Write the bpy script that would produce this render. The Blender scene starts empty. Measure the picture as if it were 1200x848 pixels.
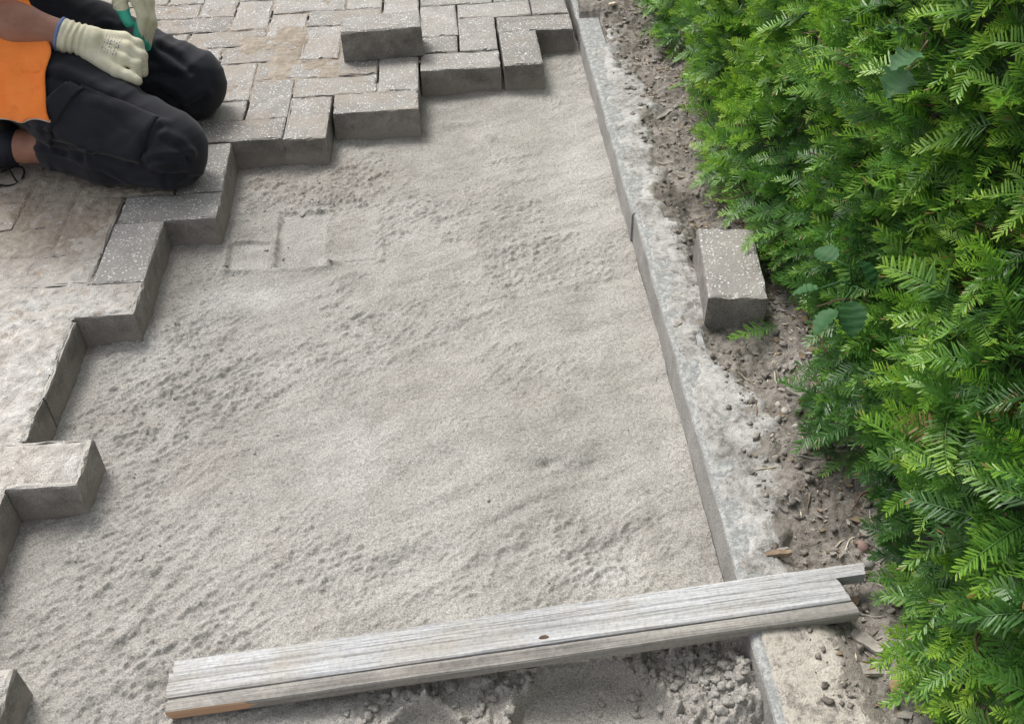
import bpy, math, random
import numpy as np
from mathutils import Vector, Matrix
from mathutils.bvhtree import BVHTree

random.seed(7); rng = np.random.default_rng(11)
S = bpy.context.scene
COL = S.collection

# ------------------------------------------------------------------ camera
cam = bpy.data.cameras.new('camera'); camo = bpy.data.objects.new('camera', cam); COL.objects.link(camo)
r_ = Vector((0.99734, -0.06681, -0.02908)).normalized()
d_ = Vector((0.03102, 0.75046, -0.66019)).normalized()
u_ = r_.cross(d_); u_.normalize(); r_ = d_.cross(u_)
camo.matrix_world = Matrix(((r_.x, u_.x, -d_.x, 0.63997), (r_.y, u_.y, -d_.y, -1.54462), (r_.z, u_.z, -d_.z, 1.18146), (0, 0, 0, 1)))
cam.sensor_width = 36.0; cam.lens = 36.05; cam.clip_start = 0.05; cam.clip_end = 500
S.camera = camo
S.render.resolution_x = 1024; S.render.resolution_y = 723

# ------------------------------------------------------------------ light
SUN_EL, SUN_AZ = math.radians(56), math.radians(-32)      # azimuth from +Y towards +X
w = bpy.data.worlds.new('World'); S.world = w; w.use_nodes = True
nt = w.node_tree; nt.nodes.clear()
sky = nt.nodes.new('ShaderNodeTexSky'); sky.sky_type = 'NISHITA'; sky.sun_disc = False
sky.sun_elevation = SUN_EL; sky.sun_rotation = SUN_AZ
sky.air_density = 1.0; sky.dust_density = 4.0; sky.ozone_density = 1.0
hs = nt.nodes.new('ShaderNodeHueSaturation'); hs.inputs['Saturation'].default_value = 0.22
bg = nt.nodes.new('ShaderNodeBackground'); bg.inputs['Strength'].default_value = 0.15
out = nt.nodes.new('ShaderNodeOutputWorld')
nt.links.new(sky.outputs[0], hs.inputs['Color']); nt.links.new(hs.outputs[0], bg.inputs[0]); nt.links.new(bg.outputs[0], out.inputs[0])
sl = bpy.data.lights.new('sun', 'SUN'); sl.energy = 1.6; sl.angle = math.radians(20); sl.color = (1, 0.965, 0.91)
so = bpy.data.objects.new('sun', sl); COL.objects.link(so)
sd = Vector((math.sin(SUN_AZ) * math.cos(SUN_EL), math.cos(SUN_AZ) * math.cos(SUN_EL), math.sin(SUN_EL)))
so.rotation_euler = sd.to_track_quat('Z', 'Y').to_euler(); so.location = (0, 3, 6)
S.view_settings.view_transform = 'Standard'; S.view_settings.look = 'None'
S.view_settings.exposure = 0.58; S.view_settings.gamma = 1.0
S.render.engine = 'CYCLES'

# ------------------------------------------------------------------ helpers
def tag(o, label=None, cat=None, group=None, kind=None):
    if label: o['label'] = label
    if cat: o['category'] = cat
    if group: o['group'] = group
    if kind: o['kind'] = kind
    return o

def link(o, parent=None):
    COL.objects.link(o)
    if parent is not None: o.parent = parent
    return o

def empty(name, loc=(0, 0, 0)):
    o = bpy.data.objects.new(name, None); o.location = loc; o.empty_display_size = 0.05
    return link(o)

def mesh(name, V, F, mat=None, smooth=False):
    m = bpy.data.meshes.new(name)
    V = np.asarray(V, dtype=np.float32)
    if isinstance(F, np.ndarray):
        n, k = F.shape
        m.vertices.add(len(V)); m.vertices.foreach_set('co', V.ravel())
        m.loops.add(n * k); m.loops.foreach_set('vertex_index', F.astype(np.int32).ravel())
        m.polygons.add(n); m.polygons.foreach_set('loop_start', np.arange(0, n * k, k, dtype=np.int32))
        m.polygons.foreach_set('loop_total', np.full(n, k, dtype=np.int32))
        m.update(calc_edges=True); m.validate()
    else:
        m.from_pydata(V.tolist(), [], [list(f) for f in F]); m.update()
    if smooth: m.polygons.foreach_set('use_smooth', np.ones(len(m.polygons), dtype=bool))
    if mat: m.materials.append(mat)
    return m

def obj(name, m, parent=None, world=True):
    """mesh is given in world coordinates; the parent is an untransformed-rotation empty or object"""
    o = bpy.data.objects.new(name, m); link(o, parent)
    if parent is not None and world:
        q = parent; off = Vector((0, 0, 0))
        while q is not None:
            off += q.location; q = q.parent
        o.location = -off
    return o

def setattr_float(m, name, vals):
    a = m.attributes.new(name, 'FLOAT', 'POINT'); a.data.foreach_set('value', np.asarray(vals, dtype=np.float32))

_T = np.random.default_rng(5).random((16, 256, 256)).astype(np.float64)
def vn(x, y, s=0):
    x = np.asarray(x, float); y = np.asarray(y, float)
    xi = np.floor(x).astype(int); yi = np.floor(y).astype(int); fx = x - xi; fy = y - yi
    fx = fx * fx * fx * (fx * (6 * fx - 15) + 10); fy = fy * fy * fy * (fy * (6 * fy - 15) + 10)
    t = _T[s % 16]; g = lambda i, j: t[(xi + i) & 255, (yi + j) & 255]
    return (g(0, 0) * (1 - fx) + g(1, 0) * fx) * (1 - fy) + (g(0, 1) * (1 - fx) + g(1, 1) * fx) * fy - 0.5   # -.5...5
def fbm(x, y, f, oct=4, s=0, gain=0.5):
    a = 1.0; r = 0
    for k in range(oct):
        r = r + a * vn(x * f + 17.3 * k, y * f - 9.1 * k, s + k); a *= gain; f *= 2.03
    return r
def sstep(a, b, x):
    t = np.clip((x - a) / (b - a), 0, 1); return t * t * (3 - 2 * t)
def gauss(x, y, cx, cy, rx, ry, ang=0):
    c, s = math.cos(ang), math.sin(ang); dx = x - cx; dy = y - cy
    return np.exp(-(((c * dx + s * dy) / rx) ** 2 + ((-s * dx + c * dy) / ry) ** 2))

def grid_faces(nx, ny):
    i, j = np.meshgrid(np.arange(nx - 1), np.arange(ny - 1), indexing='ij')
    a = (i * ny + j).ravel(); return np.stack([a, a + ny, a + ny + 1, a + 1], 1)

# ------------------------------------------------------------------ materials
class NM:
    def __init__(s, name):
        s.m = bpy.data.materials.new(name); s.m.use_nodes = True; s.t = s.m.node_tree
        s.b = s.t.nodes['Principled BSDF']; s.o = s.t.nodes['Material Output']
        s.b.inputs['Roughness'].default_value = 0.9
        s.b.inputs['Specular IOR Level'].default_value = 0.25
    def n(s, typ, **kw):
        nd = s.t.nodes.new('ShaderNode' + typ)
        for k, v in kw.items():
            if k.startswith('_'): setattr(nd, k[1:], v)
            else: nd.inputs[k.replace('__', ' ')].default_value = v
        return nd
    def l(s, a, b): s.t.links.new(a, b)
    def coord(s, kind='Object'):
        return s.n('TexCoord').outputs[kind]
    def pos(s): return s.n('NewGeometry').outputs['Position']
    def noise(s, vec, scale, detail=4, rough=0.55, dist=0.0):
        nd = s.n('TexNoise', Scale=scale, Detail=detail, Roughness=rough, Distortion=dist); s.l(vec, nd.inputs['Vector']); return nd.outputs['Fac']
    def vor(s, vec, scale, feature='F1'):
        nd = s.n('TexVoronoi', Scale=scale, _feature=feature); s.l(vec, nd.inputs['Vector']); return nd
    def ramp(s, fac, stops, interp='LINEAR'):
        nd = s.n('ValToRGB'); cr = nd.color_ramp; cr.interpolation = interp
        while len(cr.elements) > 1: cr.elements.remove(cr.elements[-1])
        for k, (p, c) in enumerate(stops):
            e = cr.elements[0] if k == 0 else cr.elements.new(p)
            e.position = p; e.color = (c, c, c, 1) if not isinstance(c, (tuple, list)) else (*c, 1)
        s.l(fac, nd.inputs['Fac']); return nd.outputs['Color']
    def mix(s, fac, a, b, mode='MIX'):
        nd = s.n('Mix', _data_type='RGBA', _blend_type=mode)
        for sock, v in ((nd.inputs['Factor'], fac), (nd.inputs['A'], a), (nd.inputs['B'], b)):
            pass
        for idx, v in ((0, fac), (6, a), (7, b)):
            sock = nd.inputs[idx]
            if hasattr(v, 'is_output'): s.l(v, sock)
            elif isinstance(v, (tuple, list)): sock.default_value = (*v, 1)
            else: sock.default_value = v
        return nd.outputs[2]
    def math(s, op, a, b=0.0, clamp=False):
        nd = s.n('Math', _operation=op, _use_clamp=clamp)
        for k, v in ((0, a), (1, b)):
            if hasattr(v, 'is_output'): s.l(v, nd.inputs[k])
            else: nd.inputs[k].default_value = v
        return nd.outputs[0]
    def bump(s, h, strength=0.5, dist=0.002, normal=None):
        nd = s.n('Bump', Strength=strength, Distance=dist); s.l(h, nd.inputs['Height'])
        if normal: s.l(normal, nd.inputs['Normal'])
        return nd.outputs[0]
    def attr(s, name, typ='GEOMETRY'):
        nd = s.n('Attribute', _attribute_name=name, _attribute_type=typ); return nd.outputs['Fac']
    def fin(s, col=None, bump=None, rough=None):
        if col is not None: s.l(col, s.b.inputs['Base Color'])
        if bump is not None: s.l(bump, s.b.inputs['Normal'])
        if rough is not None: s.b.inputs['Roughness'].default_value = rough
        return s.m

def mat_sand(name='bedding_sand', bd=0.0026):
    N = NM(name); P = N.pos()
    big = N.noise(P, 4.2, 6, 0.62); mid = N.noise(P, 22, 4, 0.6); grain = N.noise(P, 430, 2, 0.6); g2 = N.noise(P, 190, 3, 0.65)
    c = N.ramp(big, [(0.3, (0.238, 0.226, 0.204)), (0.5, (0.302, 0.288, 0.263)), (0.72, (0.365, 0.351, 0.324))])
    c = N.mix(N.ramp(mid, [(0.35, 0.0), (0.75, 0.55)]), c, (0.43, 0.412, 0.385))
    damp = N.attr('damp')
    c = N.mix(damp, c, (0.27, 0.242, 0.212))
    c = N.mix(N.math('MULTIPLY', N.attr('pale'), 0.8), c, (0.50, 0.49, 0.47))
    gr = N.ramp(grain, [(0.3, 0.5), (0.5, 1.0), (0.7, 1.42)])
    c = N.mix(0.8, c, gr, 'MULTIPLY')
    c = N.mix(0.6, c, N.ramp(g2, [(0.3, 0.66), (0.5, 1.0), (0.7, 1.25)]), 'MULTIPLY')
    h = N.math('ADD', N.math('MULTIPLY', grain, 0.45), g2)
    return N.fin(c, N.bump(h, 0.9, bd), 0.95)

def mat_paver():
    N = NM('exposed_aggregate_paver'); P = N.pos(); O = N.coord('Object')
    info = N.n('ObjectInfo'); rnd = info.outputs['Random']
    off = N.n('VectorMath', _operation='ADD'); N.l(O, off.inputs[0])
    cx = N.n('CombineXYZ'); N.l(N.math('MULTIPLY', rnd, 37.0), cx.inputs[0]); N.l(N.math('MULTIPLY', rnd, 11.0), cx.inputs[1]); N.l(cx.outputs[0], off.inputs[1])
    v = off.outputs[0]
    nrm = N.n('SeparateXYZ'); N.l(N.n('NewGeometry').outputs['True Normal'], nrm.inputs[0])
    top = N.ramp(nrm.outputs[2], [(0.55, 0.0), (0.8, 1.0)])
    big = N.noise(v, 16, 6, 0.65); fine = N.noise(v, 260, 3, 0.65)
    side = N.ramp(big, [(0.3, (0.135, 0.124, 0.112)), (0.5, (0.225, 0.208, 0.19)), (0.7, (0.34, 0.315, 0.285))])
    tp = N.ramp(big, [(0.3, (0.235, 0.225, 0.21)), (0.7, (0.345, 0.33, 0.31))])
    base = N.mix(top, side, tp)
    tone = N.ramp(rnd, [(0.0, 0.82), (1.0, 1.18)])
    base = N.mix(1.0, base, tone, 'MULTIPLY')
    base = N.mix(0.6, base, N.ramp(fine, [(0.3, 0.55), (0.5, 1.0), (0.7, 1.35)]), 'MULTIPLY')
    wv_ = N.n('TexNoise', Scale=90.0, Detail=2.0); N.l(v, wv_.inputs['Vector'])
    ad = N.n('VectorMath', _operation='MULTIPLY_ADD'); N.l(wv_.outputs['Color'], ad.inputs[0]); ad.inputs[1].default_value = (.008, .008, .008); N.l(v, ad.inputs[2])
    vo = N.vor(ad.outputs[0], 165)
    sel = N.n('SeparateColor'); N.l(vo.outputs['Color'], sel.inputs[0])
    pick = N.ramp(sel.outputs[0], [(0.52, 0.0), (0.58, 1.0)])
    chip = N.math('MULTIPLY', N.ramp(N.math('ADD', vo.outputs['Distance'], N.math('MULTIPLY', sel.outputs[2], 0.22)), [(0.42, 1.0), (0.56, 0.0)]), pick)
    chipt = N.math('MULTIPLY', chip, N.math('ADD', N.math('MULTIPLY', top, 0.92), 0.06))
    chipc = N.mix(sel.outputs[1], (0.46, 0.45, 0.43), (0.8, 0.79, 0.77))
    c = N.mix(chipt, base, chipc)
    # dirt worked into the top: brown soil patches and pale sand dust
    dn = N.noise(P, 7.5, 5, 0.62); dn2 = N.noise(P, 60, 4, 0.65)
    dsum = N.math('ADD', N.math('MULTIPLY', dn, 0.75), N.math('MULTIPLY', dn2, 0.25))
    brown = N.math('MULTIPLY', N.ramp(dsum, [(0.47, 0.0), (0.60, 0.75)]), top)
    c = N.mix(N.math('MULTIPLY', brown, N.attr('soil', 'OBJECT')), c, N.mix(dn2, (0.26, 0.218, 0.175), (0.35, 0.315, 0.27)))
    dust = N.math('MULTIPLY', N.math('MULTIPLY', N.ramp(dsum, [(0.36, 0.35), (0.58, 0.95)]), top), N.attr('dust', 'OBJECT'))
    sp = N.n('SeparateXYZ'); N.l(P, sp.inputs[0])
    c = N.mix(dust, c, N.mix(N.ramp(sp.outputs[1], [(0.1, 0.0), (0.42, 1.0)]), (0.48, 0.45, 0.41), (0.34, 0.29, 0.237)))
    # sand grains stuck low on the sides
    low = N.math('MULTIPLY', N.ramp(N.math('ADD', N.math('MULTIPLY', sp.outputs[2], -10.0), N.math('MULTIPLY', dn2, 0.35)), [(0.5, 0.0), (0.85, 0.85)]), N.math('SUBTRACT', 1.0, top))
    c = N.mix(low, c, (0.33, 0.295, 0.26))
    h = N.math('ADD', fine, N.math('MULTIPLY', chip, 0.7))
    return N.fin(c, N.bump(h, 0.75, 0.0022), 0.92)

def mat_dust():
    N = NM('trodden_sand_dust'); P = N.pos()
    sp = N.n('SeparateXYZ'); N.l(P, sp.inputs[0])
    big = N.noise(P, 5.5, 5, 0.6); mid = N.noise(P, 45, 4, 0.65); gr = N.noise(P, 420, 2)
    pale = N.ramp(big, [(0.32, (0.44, 0.405, 0.36)), (0.6, (0.60, 0.585, 0.56))])
    brn = N.ramp(big, [(0.32, (0.27, 0.225, 0.175)), (0.6, (0.40, 0.35, 0.29))])
    blend = N.ramp(N.math('ADD', N.math('MULTIPLY', sp.outputs[1], 1.3), N.math('MULTIPLY', mid, 0.25)), [(0.14, 0.0), (0.55, 1.0)])
    c = N.mix(blend, pale, brn)
    st = N.noise(P, 11, 5, 0.7, 0.6)
    c = N.mix(N.ramp(st, [(0.58, 0.0), (0.68, 0.75)]), c, (0.36, 0.27, 0.19))
    c = N.mix(0.8, c, N.ramp(mid, [(0.3, 0.62), (0.7, 1.25)]), 'MULTIPLY')
    c = N.mix(0.6, c, N.ramp(gr, [(0.3, 0.6), (0.5, 1.0), (0.7, 1.3)]), 'MULTIPLY')
    return N.fin(c, N.bump(N.math('ADD', gr, N.math('MULTIPLY', mid, 2.0)), 0.9, 0.0045), 0.95)

def mat_kerb():
    N = NM('kerb_concrete'); P = N.pos(); n1 = N.noise(P, 12, 5); f = N.noise(P, 330, 3)
    c = N.ramp(n1, [(0.3, (0.24, 0.23, 0.215)), (0.7, (0.36, 0.345, 0.325))])
    nrm = N.n('SeparateXYZ'); N.l(N.n('NewGeometry').outputs['True Normal'], nrm.inputs[0])
    top = N.ramp(nrm.outputs[2], [(0.3, 0.0), (0.75, 1.0)])
    lich = N.ramp(N.noise(P, 75, 4, 0.7), [(0.44, 0.0), (0.6, 1.0)])
    c = N.mix(top, c, N.mix(lich, (0.25, 0.258, 0.255), (0.40, 0.402, 0.39)))
    c = N.mix(0.6, c, N.ramp(f, [(0.3, 0.6), (0.5, 1), (0.7, 1.3)]), 'MULTIPLY')
    return N.fin(c, N.bump(N.math('ADD', f, N.math('MULTIPLY', lich, 0.6)), 0.6, 0.002), 0.93)

def mat_haunch():
    N = NM('mortar_haunch'); P = N.pos(); sp = N.n('SeparateXYZ'); N.l(P, sp.inputs[0])
    n1 = N.noise(P, 14, 6, 0.7); n2 = N.noise(P, 110, 4, 0.7); f = N.noise(P, 430, 2)
    white = N.ramp(n1, [(0.30, (0.2, 0.192, 0.178)), (0.5, (0.375, 0.365, 0.348)), (0.74, (0.56, 0.553, 0.535))])
    tan = N.ramp(n1, [(0.3, (0.37, 0.338, 0.29)), (0.62, (0.47, 0.437, 0.385))])
    bl = N.ramp(N.math('ADD', sp.outputs[1], N.math('MULTIPLY', n2, 0.05)), [(0.0, 1.0), (0.001, 1.0)])
    t = N.math('LESS_THAN', N.math('ADD', sp.outputs[1], N.math('MULTIPLY', n2, 0.06)), -0.705)
    c = N.mix(t, white, tan)
    dirty = N.ramp(N.math('ADD', N.math('MULTIPLY', n1, 0.5), N.math('MULTIPLY', n2, 0.5)), [(0.38, 1.0), (0.48, 0.0)])
    c = N.mix(N.math('MULTIPLY', dirty, 0.7), c, (0.17, 0.155, 0.14))
    dm = N.math('ADD', N.attr('dirt'), N.math('MULTIPLY', N.math('SUBTRACT', n2, 0.5), 1.6))
    c = N.mix(N.ramp(dm, [(0.3, 0.0), (0.6, 0.95)]), c, N.ramp(n1, [(.3, (0.17, 0.15, 0.128)), (.7, (0.31, 0.28, 0.247))]))
    c = N.mix(0.7, c, N.ramp(n2, [(0.3, 0.6), (0.5, 1.0), (0.7, 1.2)]), 'MULTIPLY')
    c = N.mix(0.5, c, N.ramp(f, [(0.3, 0.65), (0.7, 1.3)]), 'MULTIPLY')
    return N.fin(c, N.bump(N.math('ADD', N.math('MULTIPLY', f, 0.5), n2), 0.8, 0.004), 0.95)

def mat_soil(name='dry_garden_soil', bd=.005):
    N = NM(name); P = N.pos(); n1 = N.noise(P, 9, 5); n2 = N.noise(P, 90, 4, 0.7); f = N.noise(P, 380, 3)
    c = N.ramp(n1, [(0.32, (0.145, 0.128, 0.11)), (0.55, (0.235, 0.213, 0.188)), (0.75, (0.35, 0.324, 0.294))])
    c = N.mix(0.8, c, N.ramp(n2, [(0.3, 0.5), (0.5, 1.0), (0.7, 1.4)]), 'MULTIPLY')
    c = N.mix(0.6, c, N.ramp(f, [(0.3, 0.55), (0.5, 1.0), (0.7, 1.4)]), 'MULTIPLY')
    return N.fin(c, N.bump(N.math('ADD', N.math('MULTIPLY', f, 0.5), n2), 0.9, bd), 0.97)

def mat_wood(name, grey, pale, brown, orange=False):
    N = NM(name); O = N.coord('Object')
    mp = N.n('Mapping'); mp.inputs['Scale'].default_value = (1.3, 30, 30); N.l(O, mp.inputs[0])
    g = N.noise(mp.outputs[0], 1.6, 5, 0.6, 0.4)
    mp2 = N.n('Mapping'); mp2.inputs['Scale'].default_value = (5, 330, 200); N.l(O, mp2.inputs[0])
    g2 = N.noise(mp2.outputs[0], 1.3, 3, 0.6)
    n = N.noise(O, 9, 4)
    c = N.ramp(g, [(0.33, grey), (0.55, pale), (0.7, tuple(min(1, x * 1.18) for x in pale))])
    c = N.mix(N.ramp(n, [(0.46, 0.0), (0.72, 0.6)]), c, brown)
    c = N.mix(0.8, c, N.ramp(N.noise(O, 160, 3, .7), [(.3, .72), (.5, 1.0), (.7, 1.15)]), 'MULTIPLY')
    c = N.mix(0.7, c, N.ramp(g2, [(0.3, 0.78), (0.5, 1.0), (0.7, 1.1)]), 'MULTIPLY')
    if orange:
        sx = N.n('SeparateXYZ'); N.l(O, sx.inputs[0])
        nm = N.n('SeparateXYZ'); N.l(N.n('NewGeometry').outputs['True Normal'], nm.inputs[0])
        e = N.math('LESS_THAN', N.math('ADD', sx.outputs[0], N.math('MULTIPLY', N.math('SUBTRACT', g, 0.5), 0.16)), 0.105)
        e = N.math('MULTIPLY', e, N.math('LESS_THAN', nm.outputs[1], -0.4))
        c = N.mix(e, c, N.mix(g2, (0.4, 0.22, 0.12), (0.62, 0.42, 0.28)))
    # crusted sand
    cr = N.ramp(N.noise(O, 38, 5, 0.7), [(0.57, 0.0), (0.66, 0.8)])
    c = N.mix(N.math('MULTIPLY', cr, 0.5), c, (0.40, 0.375, 0.34))
    return N.fin(c, N.bump(N.math('ADD', g2, N.math('MULTIPLY', g, 1.4)), 0.8, 0.0022), 0.85)

def mat_needles():
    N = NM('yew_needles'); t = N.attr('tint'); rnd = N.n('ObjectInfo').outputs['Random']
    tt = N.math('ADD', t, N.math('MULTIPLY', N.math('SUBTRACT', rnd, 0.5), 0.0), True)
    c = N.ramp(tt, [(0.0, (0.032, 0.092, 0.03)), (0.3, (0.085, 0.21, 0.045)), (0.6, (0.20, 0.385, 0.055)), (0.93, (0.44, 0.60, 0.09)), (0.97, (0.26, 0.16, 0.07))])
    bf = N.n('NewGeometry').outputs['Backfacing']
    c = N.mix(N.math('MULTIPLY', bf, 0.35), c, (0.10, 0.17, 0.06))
    N.l(c, N.b.inputs['Base Color']); N.b.inputs['Roughness'].default_value = 0.36; N.b.inputs['Specular IOR Level'].default_value = 0.55
    tr = N.n('BsdfTranslucent'); N.l(N.mix(1.0, c, (1.3, 1.5, 0.7), 'MULTIPLY'), tr.inputs[0])
    mx = N.n('MixShader', Fac=0.38); N.l(N.b.outputs[0], mx.inputs[1]); N.l(tr.outputs[0], mx.inputs[2]); N.l(mx.outputs[0], N.o.inputs[0])
    return N.m

def mat_plain(name, a, b, scale=40, rough=0.85, bump=0.4, bd=0.002, spec=0.25, detail=4):
    N = NM(name); O = N.coord('Object'); n = N.noise(O, scale, detail, 0.6)
    N.b.inputs['Specular IOR Level'].default_value = spec
    return N.fin(N.ramp(n, [(0.3, a), (0.7, b)]), N.bump(n, bump, bd), rough)

def mat_fabric(name, a, b, weave=900, rough=0.9, dusty=None, stain=None):
    N = NM(name); P = N.pos(); n = N.noise(P, 14, 4, 0.6); wv = N.noise(P, weave, 2)
    c = N.ramp(n, [(0.3, a), (0.7, b)])
    if dusty:
        d = N.ramp(N.noise(P, 9, 6, 0.7), [(0.5, 0.0), (0.75, 0.5)]); c = N.mix(d, c, dusty)
    if stain:
        d = N.ramp(N.noise(P, 23, 4, 0.65), [(0.6, 0.0), (0.72, 0.7)]); c = N.mix(d, c, stain)
    c = N.mix(0.4, c, N.ramp(wv, [(0.3, 0.75), (0.7, 1.2)]), 'MULTIPLY')
    N.b.inputs['Sheen Weight'].default_value = 0.08
    return N.fin(c, N.bump(wv, 0.25, 0.0008), rough)

M = dict(sand=mat_sand(), crumb=mat_sand('crumbled_sand', 0.0012), paver=mat_paver(), dust=mat_dust(), kerb=mat_kerb(), haunch=mat_haunch(), soil=mat_soil(), soilcrumb=mat_soil('soil_crumb', .001),
         wood=mat_wood('weathered_grey_wood', (0.27, 0.262, 0.25), (0.45, 0.455, 0.462), (0.37, 0.335, 0.285)),
         lip=mat_wood('sandy_brown_wood', (0.17, 0.156, 0.14), (0.31, 0.295, 0.272), (0.35, 0.327, 0.295), True),
         needles=mat_needles(),
         bark=mat_plain('yew_bark', (0.05, 0.03, 0.02), (0.13, 0.085, 0.055), 60),
         core=mat_plain('hedge_core_shade', (0.02, 0.034, 0.014), (0.04, 0.058, 0.025), 90),  # shade of the hedge interior put into the core's colour
         stone=mat_plain('pale_pebble', (0.33, 0.3, 0.26), (0.55, 0.52, 0.47), 60),
         redstone=mat_plain('reddish_pebble', (0.2, 0.13, 0.11), (0.32, 0.22, 0.19), 60),
         greystone=mat_plain('grey_pebble', (0.2, 0.19, 0.18), (0.36, 0.34, 0.32), 60),
         chip=mat_plain('weathered_wood_chip', (0.2, 0.18, 0.16), (0.4, 0.37, 0.33), 70),
         palechip=mat_plain('pale_wood_chip', (0.5, 0.42, 0.3), (0.66, 0.6, 0.47), 70),
         orangechip=mat_plain('orange_wood_chip', (0.55, 0.35, 0.18), (0.68, 0.48, 0.28), 70),
         twig=mat_plain('dry_twig', (0.14, 0.1, 0.065), (0.3, 0.23, 0.16), 80),
         leaf=mat_plain('glossy_leaf', (0.014, 0.06, 0.018), (0.04, 0.12, 0.035), 30, 0.6, 0.3, 0.001, 0.25),
         ivyleaf=mat_plain('ivy_leaf', (0.025, 0.085, 0.03), (0.06, 0.15, 0.055), 30, 0.6, 0.3, 0.001, 0.3),
         ground=mat_plain('ground_soil', (0.14, 0.12, 0.09), (0.24, 0.2, 0.16), 3, 0.95, 0.5, 0.01),
         trousers=mat_fabric('navy_black_work_fabric', (0.009, 0.0096, 0.0145), (0.017, 0.018, 0.025), 800, 0.85, (0.028, 0.028, 0.03)),
         shirt=mat_fabric('light_grey_jersey', (0.5, 0.52, 0.56), (0.62, 0.64, 0.68)),
         vest=mat_fabric('orange_safety_fabric', (0.90, 0.21, 0.03), (1.0, 0.29, 0.06), 700, 0.75, None, (0.7, 0.13, 0.03)),
         piping=mat_fabric('grey_piping', (0.4, 0.38, 0.33), (0.55, 0.52, 0.46)),
         bluerim=mat_fabric('blue_glove_hem', (0.14, 0.21, 0.42), (0.22, 0.3, 0.52)),
         shoe=mat_plain('dark_navy_shoe', (0.006, 0.007, 0.014), (0.014, 0.016, 0.028), 120, 0.6, 0.4, 0.001, 0.4),
         sole=mat_plain('black_rubber', (0.012, 0.012, 0.012), (0.025, 0.025, 0.025), 60, 0.7),
         white=mat_plain('white_trim', (0.68, 0.68, 0.7), (0.8, 0.8, 0.82), 60, 0.5),
         hair=mat_plain('dark_hair', (0.015, 0.01, 0.008), (0.04, 0.028, 0.02), 300, 0.6),
         eye=mat_plain('eye', (0.03, 0.02, 0.015), (0.05, 0.035, 0.025), 60, 0.2))

# ------------------------------------------------------------------ setting: ground sheets
g = mesh('ground', [(-60, -60, -0.16), (60, -60, -0.16), (60, 60, -0.16), (-60, 60, -0.16)], [(0, 1, 2, 3)], M['ground'])
tag(obj('ground', g), 'bare brown earth under and around the driveway', 'ground', kind='structure')

MOD = 0.1065
XMAX = {-12: 0, -11: -1, -10: -1, -9: -1, -8: 0, -7: -1, -6: -1, -5: -1, -4: 0, -3: -1, -2: -1, -1: -1, 0: 0, 1: 0, 2: 0, 3: 1, 4: 1, 5: 1, 6: 3, 7: 5, 8: 5, 9: 8, 10: 8}
def xmax(row): return XMAX.get(row, 9 if row > 10 else 0)
def present(i, j): return i < xmax(j)

# paver layout: 90-degree herringbone
bricks = []
for n in range(-40, 40):
    for m_ in range(-20, 20):
        x0 = -2 + n + 4 * m_; y0 = -n
        bricks.append(('H', x0, y0, x0 + 2, y0 + 1)); bricks.append(('V', x0 + 1, y0 + 1, x0 + 2, y0 + 3))
X_LO, Y_LO, Y_HI = -11, -12, 20
lay = []
for kind, x0, y0, x1, y1 in bricks:
    if x0 < X_LO or y0 < Y_LO or y1 > Y_HI: continue
    if y1 > 13 and x0 < -10: continue
    if y0 < 2 and x0 < -8: continue
    cells = [(i, j) for i in range(x0, x1) for j in range(y0, y1)]
    ok = [present(i, j) for i, j in cells]
    if all(ok): lay.append((kind, x0, y0, x1, y1))
    elif any(ok) and y0 >= 11 and kind == 'H' and x0 == 8: lay.append((kind, 8, y0, 9, y1))   # brick cut at the kerb

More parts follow.
